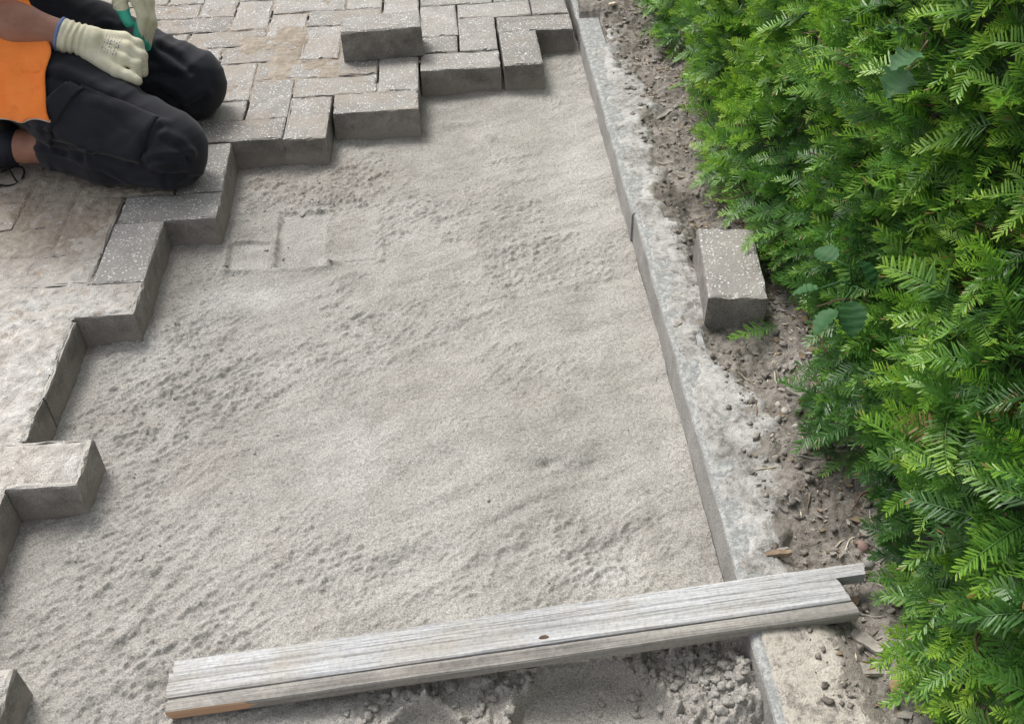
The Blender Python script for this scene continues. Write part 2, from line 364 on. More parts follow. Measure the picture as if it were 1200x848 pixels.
# sand bed
def sand_h(x, y):
    z = -0.072 + 0.010 * fbm(x, y, 3.0, 3, 1) + 0.009 * fbm(x * .8 + y * .3, y - x * .4, 8, 3, 2)
    rough = 0.22 + 0.85 * sstep(0.02, 0.3, fbm(x, y, 5.5, 4, 3) + 0.06)
    # trodden edge beside the laid pavers and the worked-over corner
    edge = np.clip(gauss(x, y, 0.26, 0.52, 0.2, 0.14) + gauss(x, y, 0.05, -0.35, 0.12, 0.5) + gauss(x, y, 0.12, 0.1, 0.06, 0.3, 0.3)
                   + gauss(x, y, 0.50, 0.0, 0.22, 0.10, 0.5) + gauss(x, y, 0.15, -0.75, 0.25, 0.25) + gauss(x, y, 0.5, -.58, .1, .08) + gauss(x, y, .84, -.58, .1, .09), 0, 1)
    smooth_ = np.clip(gauss(x, y, 0.42, -0.33, 0.12, 0.2) + gauss(x, y, 0.62, -0.25, 0.14, 0.14) + gauss(x, y, .2, .15, .1, .06), 0, 1)
    rough = np.clip(rough * 0.7 + edge * 0.8, 0, 1.3) * (1 - 0.75 * smooth_)
    wx = x + 0.02 * fbm(x, y, 9, 2, 1); wy = y + 0.02 * fbm(x, y, 9, 2, 6); qa = wx * .83 + wy * .56; qb = wy * .83 - wx * .56
    clump = 1.2 * np.maximum(fbm(qa * .62, qb * 1.25, 105, 3, 8, 0.75), -.1) + 0.45 * fbm(qa * .4, qb * 1.5, 34, 3, 4, 0.6) - 0.05
    z = z + rough * (0.0055 * clump + 0.002 * fbm(x, y, 160, 2, 6))
    z = z + 0.0016 * fbm(x, y, 170, 2, 7)
    # gentle drag marks from screeding
    a = 0.35; q = x * math.cos(a) + y * math.sin(a); p = -x * math.sin(a) + y * math.cos(a)
    z = z + 0.0035 * vn(q * 5, p * 45, 9) * (1 - smooth_ * 0.5)
    # imprints of pavers that lay here
    def imprint(cx, cy, w_, h_, ang, dep):
        c, s = math.cos(ang), math.sin(ang); dx = c * (x - cx) + s * (y - cy); dy = -s * (x - cx) + c * (y - cy)
        dd = np.maximum(np.abs(dx) - w_ / 2, np.abs(dy) - h_ / 2)
        return -dep * sstep(0.006, -0.010, dd) - 0.004 * np.exp(-((dd - 0.001) / 0.003) ** 2) * np.clip(.3 + 2 * fbm(x, y, 14, 3, 12), 0, 1) + 0.0065 * np.exp(-((dd - 0.009) / 0.006) ** 2) * np.clip(0.55 + 1.5 * fbm(x, y, 26, 3, 8), 0, 1.4), sstep(0.004, -0.006, dd)
    for args in ((0.275, 0.327, 0.103, 0.205, 0.03, 0.003), (0.168, 0.272, 0.085, 0.100, 0.03, 0.003), (0.385, 0.34, 0.10, 0.20, 0.02, 0.001)):
        dz, ins = imprint(*args); z = z * (1 - 0.6 * ins) + (-0.074) * 0.6 * ins + dz
    # dents, heel marks, gouges
    for cx, cy, rx, ry, an, dp in ((0.735, -0.385, 0.018, 0.010, 0.2, -0.012), (0.70, -0.47, 0.055, 0.010, 0.6, -0.009), (0.72, -0.452, 0.06, 0.010, 0.6, 0.006),
                                   (0.51, -0.575, 0.05, 0.03, 0.4, -0.013), (0.56, -0.60, 0.055, 0.012, 0.6, 0.008), (0.47, -0.545, 0.03, 0.02, 0.3, 0.006),
                                   (0.80, -0.40, 0.05, 0.03, 0.5, -0.007), (0.84, -0.565, 0.045, 0.045, 0, -0.011), (0.88, -0.52, 0.02, 0.06, 0.2, 0.006),
                                   (0.28, -0.165, 0.014, 0.02, 0, -0.005), (0.60, 0.37, 0.06, 0.016, 0.2, -0.006), (0.66, 0.33, 0.02, 0.05, 0.4, 0.005),
                                   (0.70, 0.72, 0.03, 0.02, 0, 0.010), (0.80, 0.35, 0.08, 0.05, 0.4, -0.008), (0.86, 0.05, 0.05, 0.09, 0.2, -0.006),
                                   (0.10, -0.62, 0.012, 0.12, -0.5, -0.007), (0.13, -0.60, 0.012, 0.13, -0.5, 0.006), (0.17, -0.56, 0.01, 0.1, -0.5, -0.006),
                                   (0.17, -0.02, 0.007, 0.05, -0.6, -0.004), (0.19, -0.03, 0.007, 0.06, -0.6, -0.004), (0.155, -0.01, 0.007, 0.05, -0.6, -0.004),
                                   (0.36, 0.62, 0.03, 0.10, -0.9, 0.008), (0.24, 0.63, 0.05, 0.02, 0.1, 0.008), (0.62, 0.8, 0.10, 0.015, 0.05, 0.006)):
        z = z + dp * gauss(x, y, cx, cy, rx, ry, an) * (0.75 + 0.8 * fbm(x, y, 25, 2, 10))
    # dug-over loose sand in front of the plank
    lo = sstep(-0.755, -0.80, y + 0.02 * fbm(x, y, 12, 2, 11)) * sstep(0.38, 0.56, x) 
    lo2 = np.clip(lo + gauss(x, y, 0.88, -0.79, 0.13, 0.06), 0, 1)
    clod = np.clip(np.maximum(fbm(x, y, 26, 5, 12, 0.68), -.05) * 0.95 + .1, 0, 0.7)
    z = z + lo2 * (0.038 * clod - 0.006) + 0.03 * gauss(x, y, 0.93, -0.80, 0.07, 0.10)
    def scoop(cx, cy, rx, ry, dep, an=0.0):
        c, s = math.cos(an), math.sin(an); dx = (c * (x - cx) + s * (y - cy)) / rx; dy = (-s * (x - cx) + c * (y - cy)) / ry
        rr = np.sqrt(dx * dx + dy * dy) + 0.10 * fbm(x, y, 14, 3, 13); return sstep(1.04, 0.90, rr), -dep * np.clip(1 - rr * rr * 0.35, 0, 1), rr
    for cx, cy, rx, ry, dep, an in ((0.755, -0.865, 0.105, 0.098, 0.022, 0.2), (0.53, -0.875, 0.055, 0.07, 0.018, -0.2)):
        mk, dz, rr = scoop(cx, cy, rx, ry, dep, an)
        z = z * (1 - mk) + (-0.076 + dz + 0.0012 * fbm(x, y, 60, 3, 14)) * mk
        z = z + 0.012 * np.exp(-((rr - 1.08) / 0.10) ** 2) * (0.5 + 1.2 * fbm(x, y, 30, 3, 15))
    # small crack opened along the plank
    cy = -0.750 + 0.012 * fbm(x, x * 0, 22, 3, 2)
    z = z - 0.010 * np.exp(-((y - cy) / 0.0035) ** 2) * sstep(0.57, 0.6, x) * sstep(0.76, 0.72, x)
    # a low lip where the sand meets the kerb and the paver faces
    z = z + 0.006 * sstep(0.93, 0.977, x) * (0.4 + fbm(x, y, 15, 3, 5))
    return z
def axis(segs):
    out_ = []
    for a, b, st in segs: out_ += list(np.arange(a, b - 1e-9, st))
    return np.array(out_ + [segs[-1][1]])
xs = axis([(-0.6, -0.12, 0.02), (-0.12, 0.9785, 0.0028)]); ys = axis([(-3.0, -1.05, 0.05), (-1.05, -0.2, 0.0028), (-0.2, 0.6, 0.003), (0.6, 1.26, 0.004), (1.26, 2.2, 0.05)])
X, Y = np.meshgrid(xs, ys, indexing='ij'); Z = sand_h(X, Y); Z = np.where(Y < -1.06, -0.073 + 0.01 * fbm(X, Y, 3.0, 3, 1), Z); Z = np.where((X < -0.02) & (Y > -.1), np.minimum(Z, -0.062), Z)
sm = mesh('sand_bed', np.stack([X, Y, Z], -1).reshape(-1, 3), grid_faces(len(xs), len(ys)), M['sand'], True)
damp = np.clip(0.5 * sstep(0.1, 0.6, gauss(X, Y, .28, .56, .2, .13) * (0.6 + fbm(X, Y, 12, 4, 3))) + 0.35 * gauss(X, Y, .6, .95, .2, .2) * (0.4 + fbm(X, Y, 9, 3, 4))
               + 0.55 * sstep(-0.78, -0.84, Y) * sstep(.4, .6, X) * (0.7 + fbm(X, Y, 20, 3, 1)) + 0.8 * gauss(X, Y, .88, -.77, .13, .035)
               + 0.3 * gauss(X, Y, .235, .42, .02, .03) + .2 * sstep(.1, .5, fbm(X, Y, 6, 4, 9)), 0, 1)
setattr_float(sm, 'damp', damp.ravel())
pale = np.clip(0.5 * gauss(X, Y, .40, -.36, .05, .13, -.1) + .7 * gauss(X, Y, .2, .13, .09, .05) + .6 * gauss(X, Y, .8, -.6, .06, .08) + .5 * gauss(X, Y, .9, .5, .05, .3) + .6 * gauss(X, Y, .07, .02, .05, .12, -.5)
               + .6 * ((np.abs(X - .168) < .04) & (np.abs(Y - .272) < .047)) + .25 * ((np.abs(X - .275) < .05) & (np.abs(Y - .327) < .1)), 0, 1) * np.clip(.75 + fbm(X, Y, 18, 4, 3), 0, 1.2)
setattr_float(sm, 'pale', np.clip(pale, 0, 1).ravel())
sand = tag(obj('sand_bed', sm), 'raked grey bedding sand between the pavers and the kerb', 'sand', kind='structure')

# loose crumbs and clods of sand
def lump(nv=2, seed=0, amp=0.3):
    import bmesh
    bm = bmesh.new(); bmesh.ops.create_icosphere(bm, subdivisions=nv, radius=1)
    rg = np.random.default_rng(seed); ph = rg.random((6, 3)) * 4 - 2; pp = rg.random(6) * 6
    V = np.array([v.co[:] for v in bm.verts]); F = [[v.index for v in f.verts] for f in bm.faces]; bm.free()
    d = sum(np.sin(V @ ph[k] * 1.6 + pp[k]) for k in range(6)) / 6
    return V * (1 + amp * d[:, None] * 1.8), np.array(F)
def clod(seed):
    v, f = lump(2, seed, .3); n = v / np.linalg.norm(v, axis=1)[:, None]
    q = fbm(n[:, 0] * 1.7 + n[:, 2] * .9 + seed * 3.1, n[:, 1] * 1.7 - n[:, 2] * 1.3, 1.6, 4, seed, .75)
    return v * (1 + .75 * q[:, None]), f
LUMPS = [clod(s) for s in range(6)]; LUMP2 = [lump(2, s + 20, 0.25) for s in range(6)]
def scatter(name, pts, mat, parent=None, big=False):
    V = []; F = []; o = 0
    for k, (x, y, z, s) in enumerate(pts):
        v, f = (LUMP2 if big else LUMPS)[k % 6]
        a = random.random() * 6.28; c, sn = math.cos(a), math.sin(a)
        q = v * (s * random.uniform(.8, 1.2), s * random.uniform(.8, 1.2), s * random.uniform(.55, .85)); q = np.stack([q[:, 0] * c - q[:, 1] * sn, q[:, 0] * sn + q[:, 1] * c, q[:, 2]], 1) + (x, y, z)
        V.append(q); F.append(f + o); o += len(v)
    return mesh(name, np.concatenate(V), np.concatenate(F), mat, True)
pts = []
def addclods(n, fx, fy, s0, s1):
    for _ in range(n):
        x, y = fx(), fy()
        if not (x < 0.965): continue
        s = s0 + (s1 - s0) * random.random() ** 3; pts.append((x, y, float(sand_h(np.array([x]), np.array([y]))[0]) + s * 0.25, s))
in_scoop = lambda x, y: ((x - .755) / .11) ** 2 + ((y + .865) / .1) ** 2 < 1 or ((x - .53) / .057) ** 2 + ((y + .875) / .07) ** 2 < 1
raw = []
for _ in range(900):
    x = random.uniform(.43, .97); y = random.uniform(-1.0, -.775)
    if in_scoop(x, y): continue
    raw.append((x, y, 0.0012 + 0.0075 * random.random() ** 4))
for _ in range(150):
    raw.append((random.gauss(.9, .05), random.gauss(-.79, .025), 0.002 + .006 * random.random() ** 2))
for _ in range(70): raw.append((random.gauss(.25, .12), random.gauss(.5, .1), 0.0012 + .0035 * random.random() ** 3))
for _ in range(60): raw.append((random.gauss(.08, .09), random.gauss(-.3, .35), 0.0012 + .003 * random.random() ** 3))
for _ in range(50): raw.append((random.uniform(.0, .97), random.uniform(-1, 1.1), 0.001 + .0022 * random.random() ** 3))
raw = [q for q in raw if q[0] < .968 and (present(math.floor(q[0] / MOD), math.floor(q[1] / MOD)) is False)]
ax = np.array([q[0] for q in raw]); ay = np.array([q[1] for q in raw]); az = sand_h(ax, ay)
cm = scatter('sand_clods', [(a, b, c + q[2] * .25, q[2]) for a, b, c, q in zip(ax, ay, az, raw)], M['crumb'])
setattr_float(cm, 'damp', np.full(len(cm.vertices), 0.3))
tag(obj('sand_clods', cm), 'crumbs and small clods of loosened grey sand in front of the plank', 'sand clods', kind='stuff')

# ------------------------------------------------------------------ pavement and its pavers
pv = mesh('pavement', [(-3, -3, -0.1), (0.97, -3, -0.1), (0.97, 6, -0.1), (-3, 6, -0.1)], [(0, 1, 2, 3)], M['sand'])
pave = tag(obj('pavement', pv), 'grey herringbone block paving with a stepped open edge', 'paving', kind='structure')
# block paving too far off to tell the pieces apart
def mat_far():
    N = NM('distant_block_paving'); P = N.pos()
    b = N.n('TexBrick', Scale=1.0, Mortar__Size=0.004); b.inputs['Brick Width'].default_value = 0.213; b.inputs['Row Height'].default_value = 0.1065
    b.inputs['Color1'].default_value = (0.2, 0.19, 0.175, 1); b.inputs['Color2'].default_value = (0.27, 0.25, 0.23, 1); b.inputs['Mortar'].default_value = (0.1, 0.085, 0.07, 1)
    N.l(P, b.inputs['Vector'])
    return N.fin(b.outputs['Color'], N.bump(b.outputs['Fac'], -0.4, 0.003), 0.93)
fm = mesh('driveway', [(-8, 1.8, -0.008), (0.96, 1.8, -0.008), (0.96, 12, -0.008), (-8, 12, -0.008), (-8, -4, -0.008), (-0.72, -4, -0.008), (-0.72, 1.8, -0.008)],
          [(0, 6, 1, 2, 3), (4, 5, 6, 0)], mat_far())
tag(obj('driveway', fm), 'block paved driveway continuing behind the worker', 'driveway', kind='structure')

def brick_mesh(name, L, W_, H, seed, ch=0.0035):
    """a cast block with chamfered, slightly chipped arrises; origin at the centre of its top"""
    rg = np.random.default_rng(seed)
    hx, hy = L / 2, W_ / 2
    def ring(ix, iy, z, n=6, jit=0.0):
        pts_ = []
        P4 = [(-ix, -iy), (ix, -iy), (ix, iy), (-ix, iy)]
        for k in range(4):
            a, b = P4[k], P4[(k + 1) % 4]
            for t in np.arange(n) / n:
                pts_.append([a[0] + (b[0] - a[0]) * t, a[1] + (b[1] - a[1]) * t, z])
        p = np.array(pts_); p[:, :2] *= 1 + rg.normal(0, jit, (len(p), 1)); p[:, 2] += rg.normal(0, jit * 0.08, len(p)); return p
    rings = [ring(hx, hy, -H, 9, .003), ring(hx, hy, -ch * 1.5, 9, .006), ring(hx - ch * .4, hy - ch * .4, -ch * .4, 9, .010), ring(hx - ch * 1.5, hy - ch * 1.5, 0, 9, .012)]
    n = len(rings[0]); V = np.concatenate(rings); F = []
    for r in range(3):
        for k in range(n):
            F.append((r * n + k, r * n + (k + 1) % n, (r + 1) * n + (k + 1) % n, (r + 1) * n + k))
    F.append(tuple(range(3 * n, 4 * n))); F.append(tuple(range(n - 1, -1, -1)))
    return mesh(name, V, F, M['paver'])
BR = [brick_mesh('paver', 0.2090, 0.1028, 0.08, s) for s in range(8)]
BRH = [brick_mesh('paver_cut', 0.094, 0.104, 0.08, 30 + s) for s in range(3)]
def dusted(x0, y0, x1, y1):
    if y0 <= 0: return 1.0
    if y1 <= 8 and x0 <= -2: return 1.0
    return 0.0
JIT = {(0, 4): (-0.007, 0.0, 0.045, 0.0), (-2, 0): (0.0, 0.002, 0.0, 0.001), (-2, -4): (0.002, 0, -0.01, .001), (2, 6): (-0.003, -0.002, -0.01, 0), (3, 7): (0.0, 0.002, 0.02, 0.002), (7, 9): (0.004, -0.003, 0.015, 0.003)}
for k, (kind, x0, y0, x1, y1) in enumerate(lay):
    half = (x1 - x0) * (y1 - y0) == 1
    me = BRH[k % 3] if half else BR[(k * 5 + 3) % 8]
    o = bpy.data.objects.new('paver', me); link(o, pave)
    jx, jy, jr, jz = JIT.get((x0, y0), (random.gauss(0, .0009), random.gauss(0, .0009), random.gauss(0, .006), random.gauss(0, .0009)))
    cx = (x0 + x1) / 2 * MOD; cy = (y0 + y1) / 2 * MOD
    if half: cx -= 0.004
    o.location = (cx + jx, cy + jy, jz)
    o.rotation_euler = (random.gauss(0, .005), random.gauss(0, .005), (math.pi / 2 if kind == 'V' else 0) + jr + (math.pi if random.random() < .5 else 0))
    o['dust'] = dusted(x0, y0, x1, y1)
    o['soil'] = 1.0 if (y0 >= 6 and x0 <= 3) else (0.45 if y0 >= 6 else 0.15)

# trodden sand and soil lying on the pavers and filling their joints
def cell_dust(i, j):
    if not present(i, j): return -1
    for kind, x0, y0, x1, y1 in lay:
        if x0 <= i < x1 and y0 <= j < y1: return dusted(x0, y0, x1, y1)
    return 1.0 if i < 0 else 0.0
cells = {(i, j): cell_dust(i, j) for i in range(-13, 12) for j in range(-15, 24)}
def dust_sheet(name, xa, xb, ya, yb, st, thick, label):
    xs = np.arange(xa, xb, st); ys = np.arange(ya, yb, st); X, Y = np.meshgrid(xs, ys, indexing='ij')
    I = np.floor(X / MOD).astype(int); J = np.floor(Y / MOD).astype(int)
    lo = np.zeros((40, 50)); 
    for (i, j), v in cells.items(): lo[i + 15, j + 20] = v
    own = lo[I + 15, J + 20]
    dist = np.full(X.shape, 1.0); dist2 = np.full(X.shape, 1.0)
    for di in (-1, 0, 1):
        for dj in (-1, 0, 1):
            v = lo[I + di + 15, J + dj + 20]
            ddx = np.maximum(np.maximum((I + di) * MOD - X, X - (I + di + 1) * MOD), 0); ddy = np.maximum(np.maximum((J + dj) * MOD - Y, Y - (J + dj + 1) * MOD), 0)
            dd = np.hypot(ddx, ddy)
            dist = np.where(v < -0.5, np.minimum(dist, dd), dist); dist2 = np.where(np.abs(v) < 0.5, np.minimum(dist2, dd), dist2)
    Z = thick(X, Y, own, dist2) - 0.006 * sstep(0.012, 0.003, dist + 0.006 * fbm(X, Y, 40, 3, 2))
    keep = (own > -0.5) & (dist > 0.0035) & (Z > -0.0045)
    V = np.stack([X, Y, Z], -1).reshape(-1, 3); F = grid_faces(len(xs), len(ys)); kf = keep.ravel()[F].all(1); F = F[kf]
    used = np.unique(F); remap = np.zeros(len(V), int); remap[used] = np.arange(len(used))
    o = tag(obj(name, mesh(name, V[used], remap[F], M['dust'], True)), label, 'sand dust', kind='stuff'); return o
def th1(X, Y, own, d2):
    t = 0.0023 + 0.0036 * fbm(X, Y, 16, 4, 3) + 0.0036 * fbm(X, Y, 75, 3, 5, .65)
    t = t - 0.0042 * sstep(.0055, .0005, joint_dist(X, Y)) * sstep(-.12, .2, fbm(X, Y, 6, 4, 13) + .12 * sstep(-.2, .3, Y))
    t = np.where(own > 0.5, t - 0.0045 * sstep(0.007, 0.0, d2), -0.004 + 0.006 * fbm(X, Y, 16, 4, 3))
    return t
def joint_dist(X, Y):
    dj = np.full(X.shape, .05)
    for kind, x0, y0, x1, y1 in lay:
        if y0 > 8 or x0 > 1: continue
        q = np.minimum(np.minimum(X - x0 * MOD, x1 * MOD - X), np.minimum(Y - y0 * MOD, y1 * MOD - Y)); dj = np.where(q >= 0, np.minimum(dj, q), dj)
    return dj
dust_sheet('sand_dust', -1.16, 0.05, -1.25, 0.86, 0.004, th1, 'pale trodden sand caked over the old pavers and their joints')
def th2(X, Y, own, d2):
    t = -0.0032 + 0.0062 * fbm(X, Y, 11, 5, 7, 0.6) + 0.0012 * fbm(X, Y, 90, 2, 5) + 0.0022 * gauss(X, Y, .05, 1.15, .3, .3) - 0.004 * sstep(.35, .6, X) - 0.004 * sstep(.45, .3, X) * sstep(.95, .75, Y)
    return np.where(own > 0.5, -0.004, t)
dust_sheet('soil_crumbs', -0.9, 0.96, 0.64, 1.9, 0.004, th2, 'brown soil crumbs trodden over the pavers behind the worker')

# loose pavers
def loose(name, loc, rot, seed, label, dust=0.0):
    o = bpy.data.objects.new(name, brick_mesh('loose_paver', 0.2105, 0.106, 0.08, seed, 0.004)); link(o)
    o.location = loc; o.rotation_euler = rot; o['dust'] = dust; o['soil'] = 0.3
    return tag(o, label, 'paver')
loose('loose_paver', (0.437, 1.093, 0.0815), (0.0, -0.01, 0.05), 71, 'loose grey paver lying flat on top of the laid paving')
loose('loose_paver', (1.113, -0.036, 0.064), (0.03, -0.03, math.radians(90 - 6)), 72, 'loose grey paver lying on bare soil beside the yew hedge', 0.08)

# ------------------------------------------------------------------ kerb, haunch, soil
kerb = empty('kerb', (0.977, 0.24, 0)); tag(kerb, 'row of concrete kerb stones along the sand bed', 'kerb', kind='structure')
def kerb_stone(y0, y1, dx, dz, seed):
    ys = np.linspace(y0 + .0007, y1 - .0007, 60)
    prof = [(0, -0.2), (0, -0.006), (0.0022, -0.0018), (0.008, 0.0), (0.058, 0.0), (0.062, -0.005), (0.062, -0.2)]
    V = []; n = len(prof)
    for y in ys:
        for k, (a, b) in enumerate(prof):
            j = 0.0016 * float(vn(y * 60, k + seed, 3)) + 0.0020 * float(vn(y * 14, k * .3 + seed, 4))
            V.append((0.977 + dx + a + (j if k < 4 else 0), y, b + dz + (j if 0 < k < 6 else 0)))
    F = [(i * n + k, i * n + k + 1, (i + 1) * n + k + 1, (i + 1) * n + k) for i in range(59) for k in range(n - 1)]
    F = [tuple(reversed(f)) for f in F]
    F.append(tuple(range(n))); F.append(tuple(reversed(range(59 * n, 60 * n))))
    return obj('kerb_stone', mesh('kerb_stone', V, F, M['kerb']), kerb)
kerb_stone(-1.76, -0.76, -0.002, 0.0, 1); kerb_stone(-0.76, 0.24, 0.002, 0.001, 2); kerb_stone(0.24, 1.235, -0.002, 0.0, 3); kerb_stone(1.235, 2.24, -0.003, -0.004, 4); kerb_stone(2.24, 3.24, -.003, -.004, 5)

def soil_h(x, y):
    z = -0.006 + 0.022 * fbm(x, y, 5, 3, 3) + 0.014 * fbm(x, y, 19, 4, 4, 0.6) + 0.008 * np.abs(fbm(x, y, 55, 3, 6, .6)) + 0.05 * sstep(1.12, 1.5, x) - 0.004
    z = z - 0.010 * gauss(x, y, 1.12, .18, .07, .14) + .012 * gauss(x, y, 1.10, -.52, .05, .06) - .03 * gauss(x, y, 1.0, -.82, .1, .1)
    z = z + 0.03 * sstep(1.16, 1.3, y) * sstep(1.25, 1.0, x) - 0.012 * sstep(1.06, 1.0, x) * (y < 1.2)
    return z
xs = axis([(0.981, 1.3, 0.0035), (1.3, 2.6, 0.05)]); ys = axis([(-3, -1.05, 0.05), (-1.05, 0.3, 0.0035), (.3, 1.4, .005), (1.4, 6, 0.05)])
X, Y = np.meshgrid(xs, ys, indexing='ij'); Z = np.where((Y > 1.24) | (X > 1.038), soil_h(X, Y), np.minimum(soil_h(X, Y), -0.008)); 
tag(obj('soil_strip', mesh('soil_strip', np.stack([X, Y, Z], -1).reshape(-1, 3), grid_faces(len(xs), len(ys)), M['soil'], True)), 'dry crumbly brown soil between the kerb and the hedge', 'soil', kind='structure')

def haunch_h(x, y, edge=False):
    e = 1.082 + 0.05 * fbm(x * 0.4, y, 5.5, 4, 8) + 0.03 * fbm(x, y, 21, 4, 1, 0.6) + 0.03 * gauss(x, y, 1.0, -0.42, 1, 0.10) + 0.02 * gauss(x, y, 1, .75, 1, .2) - 0.02 * gauss(x, y, 1, -.15, 1, .08) - .035 * gauss(x, y, 1, -.64, 1, .04)
    slab = sstep(-0.70, -0.72, y)
    e = e * (1 - slab) + (1.118 - 0.03 * sstep(-.95, -.75, y) + 0.016 * fbm(x * .5, y, 9, 3, 2)) * slab
    if edge: return np.clip(sstep(-0.035, 0.02, x - e + 0.05 * fbm(x, y, 30, 4, 6, .7)), 0, 1)
    top = 0.0035 + 0.004 * fbm(x, y, 24, 4, 9) + 0.0022 * fbm(x, y, 90, 3, 10)
    top = top * (1 - 0.5 * slab) + 0.003 * slab
    z = top - 0.03 * sstep(e - 0.03, e + 0.05, x)
    return z - 0.012 * sstep(0.992 + 0.005 * fbm(x, y, 40, 3, 1), 0.984, x) - .004 * sstep(1.035, 1.0, x) * (1 - slab) * sstep(-.1, .12, fbm(x, y, 12, 3, 5)) - .03 * sstep(1.2, 1.24, y) - .012 * sstep(.85, 1.15, y) * sstep(-.1, .25, fbm(x, y, 9, 4, 2))
xs = np.arange(0.984, 1.2, 0.003); ys = np.arange(-1.4, 1.3, 0.0035); X, Y = np.meshgrid(xs, ys, indexing='ij')
hm = mesh('mortar_haunch', np.stack([X, Y, haunch_h(X, Y)], -1).reshape(-1, 3), grid_faces(len(xs), len(ys)), M['haunch'], True)
setattr_float(hm, 'dirt', haunch_h(X, Y, True).ravel())
obj('mortar_haunch', hm, kerb)

# ------------------------------------------------------------------ plank
def plank():
    A = Vector((0.191, -0.7265, -0.042)); B = Vector((1.147, -0.7005, 0.033))        # back top edge, left to right
    e1 = (B - A).normalized(); L = (B - A).length; e2 = Vector((e1.y, -e1.x, 0)).normalized(); e3 = e1.cross(e2) * -1
    if e3.z < 0: e3 = -e3
    root = bpy.data.objects.new('plank', None); link(root); root.empty_display_size = .05
    Mx = Matrix((e1, -e2, e3)).transposed().to_4x4(); Mx.translation = A; root.matrix_world = Mx    # local x along, y to the back, z up
    tag(root, 'weathered grey grooved timber plank resting across the kerb and sand', 'plank')
    def loft(name, prof, l0, l1, mat, seed, endskew=0.0, ns=220):
        """prof: closed loop of (y, z); noise runs along the grain"""
        prof = np.array(prof); n = len(prof); xs = np.linspace(l0, l1, ns); V = []
        for x in xs:
            q = prof.copy()
            for k in range(n):
                q[k, 1] += 0.0022 * float(vn(x * 4, (k if seed == 17 else prof[k, 0] * 130), 5)) * (prof[k, 1] > -0.02) + 0.0008 * float(vn(x * 40, k * 2.3 + seed, 6))
                q[k, 0] += 0.0022 * float(vn(x * 6, k * 0.6 + seed, 7)) * (k > 0 or seed != 9) * (k != 14 or seed != 3)
            xo = x + 0 * q[:, 0]
            if x == xs[-1]: xo = x + endskew * q[:, 0] + np.array([0.002 * float(vn(k * .9, seed, 2)) for k in range(n)])
            if x == xs[0]: xo = x + np.array([0.003 * float(vn(k * .9, seed, 3)) for k in range(n)])
            V += [(a, b, c) for a, (b, c) in zip(xo, q)]
        F = [(i * n + k, (i + 1) * n + k, (i + 1) * n + (k + 1) % n, i * n + (k + 1) % n) for i in range(ns - 1) for k in range(n)]
        F.append(tuple(range(n))); F.append(tuple(reversed(range((ns - 1) * n, ns * n))))
        o = bpy.data.objects.new(name, mesh(name, V, F, mat)); link(o, root); return o
    def grooved(y0, y1, top, bot, grooves, seed, ed0=.0015, ed1=.0015):
        pr = []
        rg = np.random.default_rng(seed)
        m = 14
        for k in range(m + 1):
            y = y0 + (y1 - y0) * k / m; pr.append((y, top - (0.0007 * rg.random() if 0 < k < m else (ed0 if k == 0 else ed1)) - sum(dp * math.exp(-((y - gy) / 0.0018) ** 2) for gy, dp in grooves)))
        return pr + [(y1, bot), (y0, bot)]
    # tongue at the back runs on past the end of the board
    loft('tongue', grooved(0.0, -0.020, 0.0, -0.020, [(-0.008, .0006)], 3, .0018, 0), 0.004, L, M['wood'], 3, 0.3)
    loft('board', grooved(-0.0202, -0.056, 0.0, -0.028, [(-0.033, 0.0006)], 4, 0, .0022), 0.0, L - 0.05, M['wood'], 9, -0.25)
    loft('lip', [(-0.0575, -0.0045), (-0.062, -0.004), (-0.068, -0.0045), (-0.0735, -0.006), (-0.075, -0.010), (-0.0745, -0.018), (-0.0725, -0.027), (-0.066, -0.0285), (-0.0575, -0.0285)], 0.001, L - 0.046, M['lip'], 17, -0.2)
    # knot
    kn, kf = lump(2, 5, .1); kx = 0.51
    o = bpy.data.objects.new('knot', mesh('knot', kn * (0.008, 0.0045, 0.0016) + (kx, -0.047, -0.0012), kf, M['bark'], True)); link(o, root)
plank()

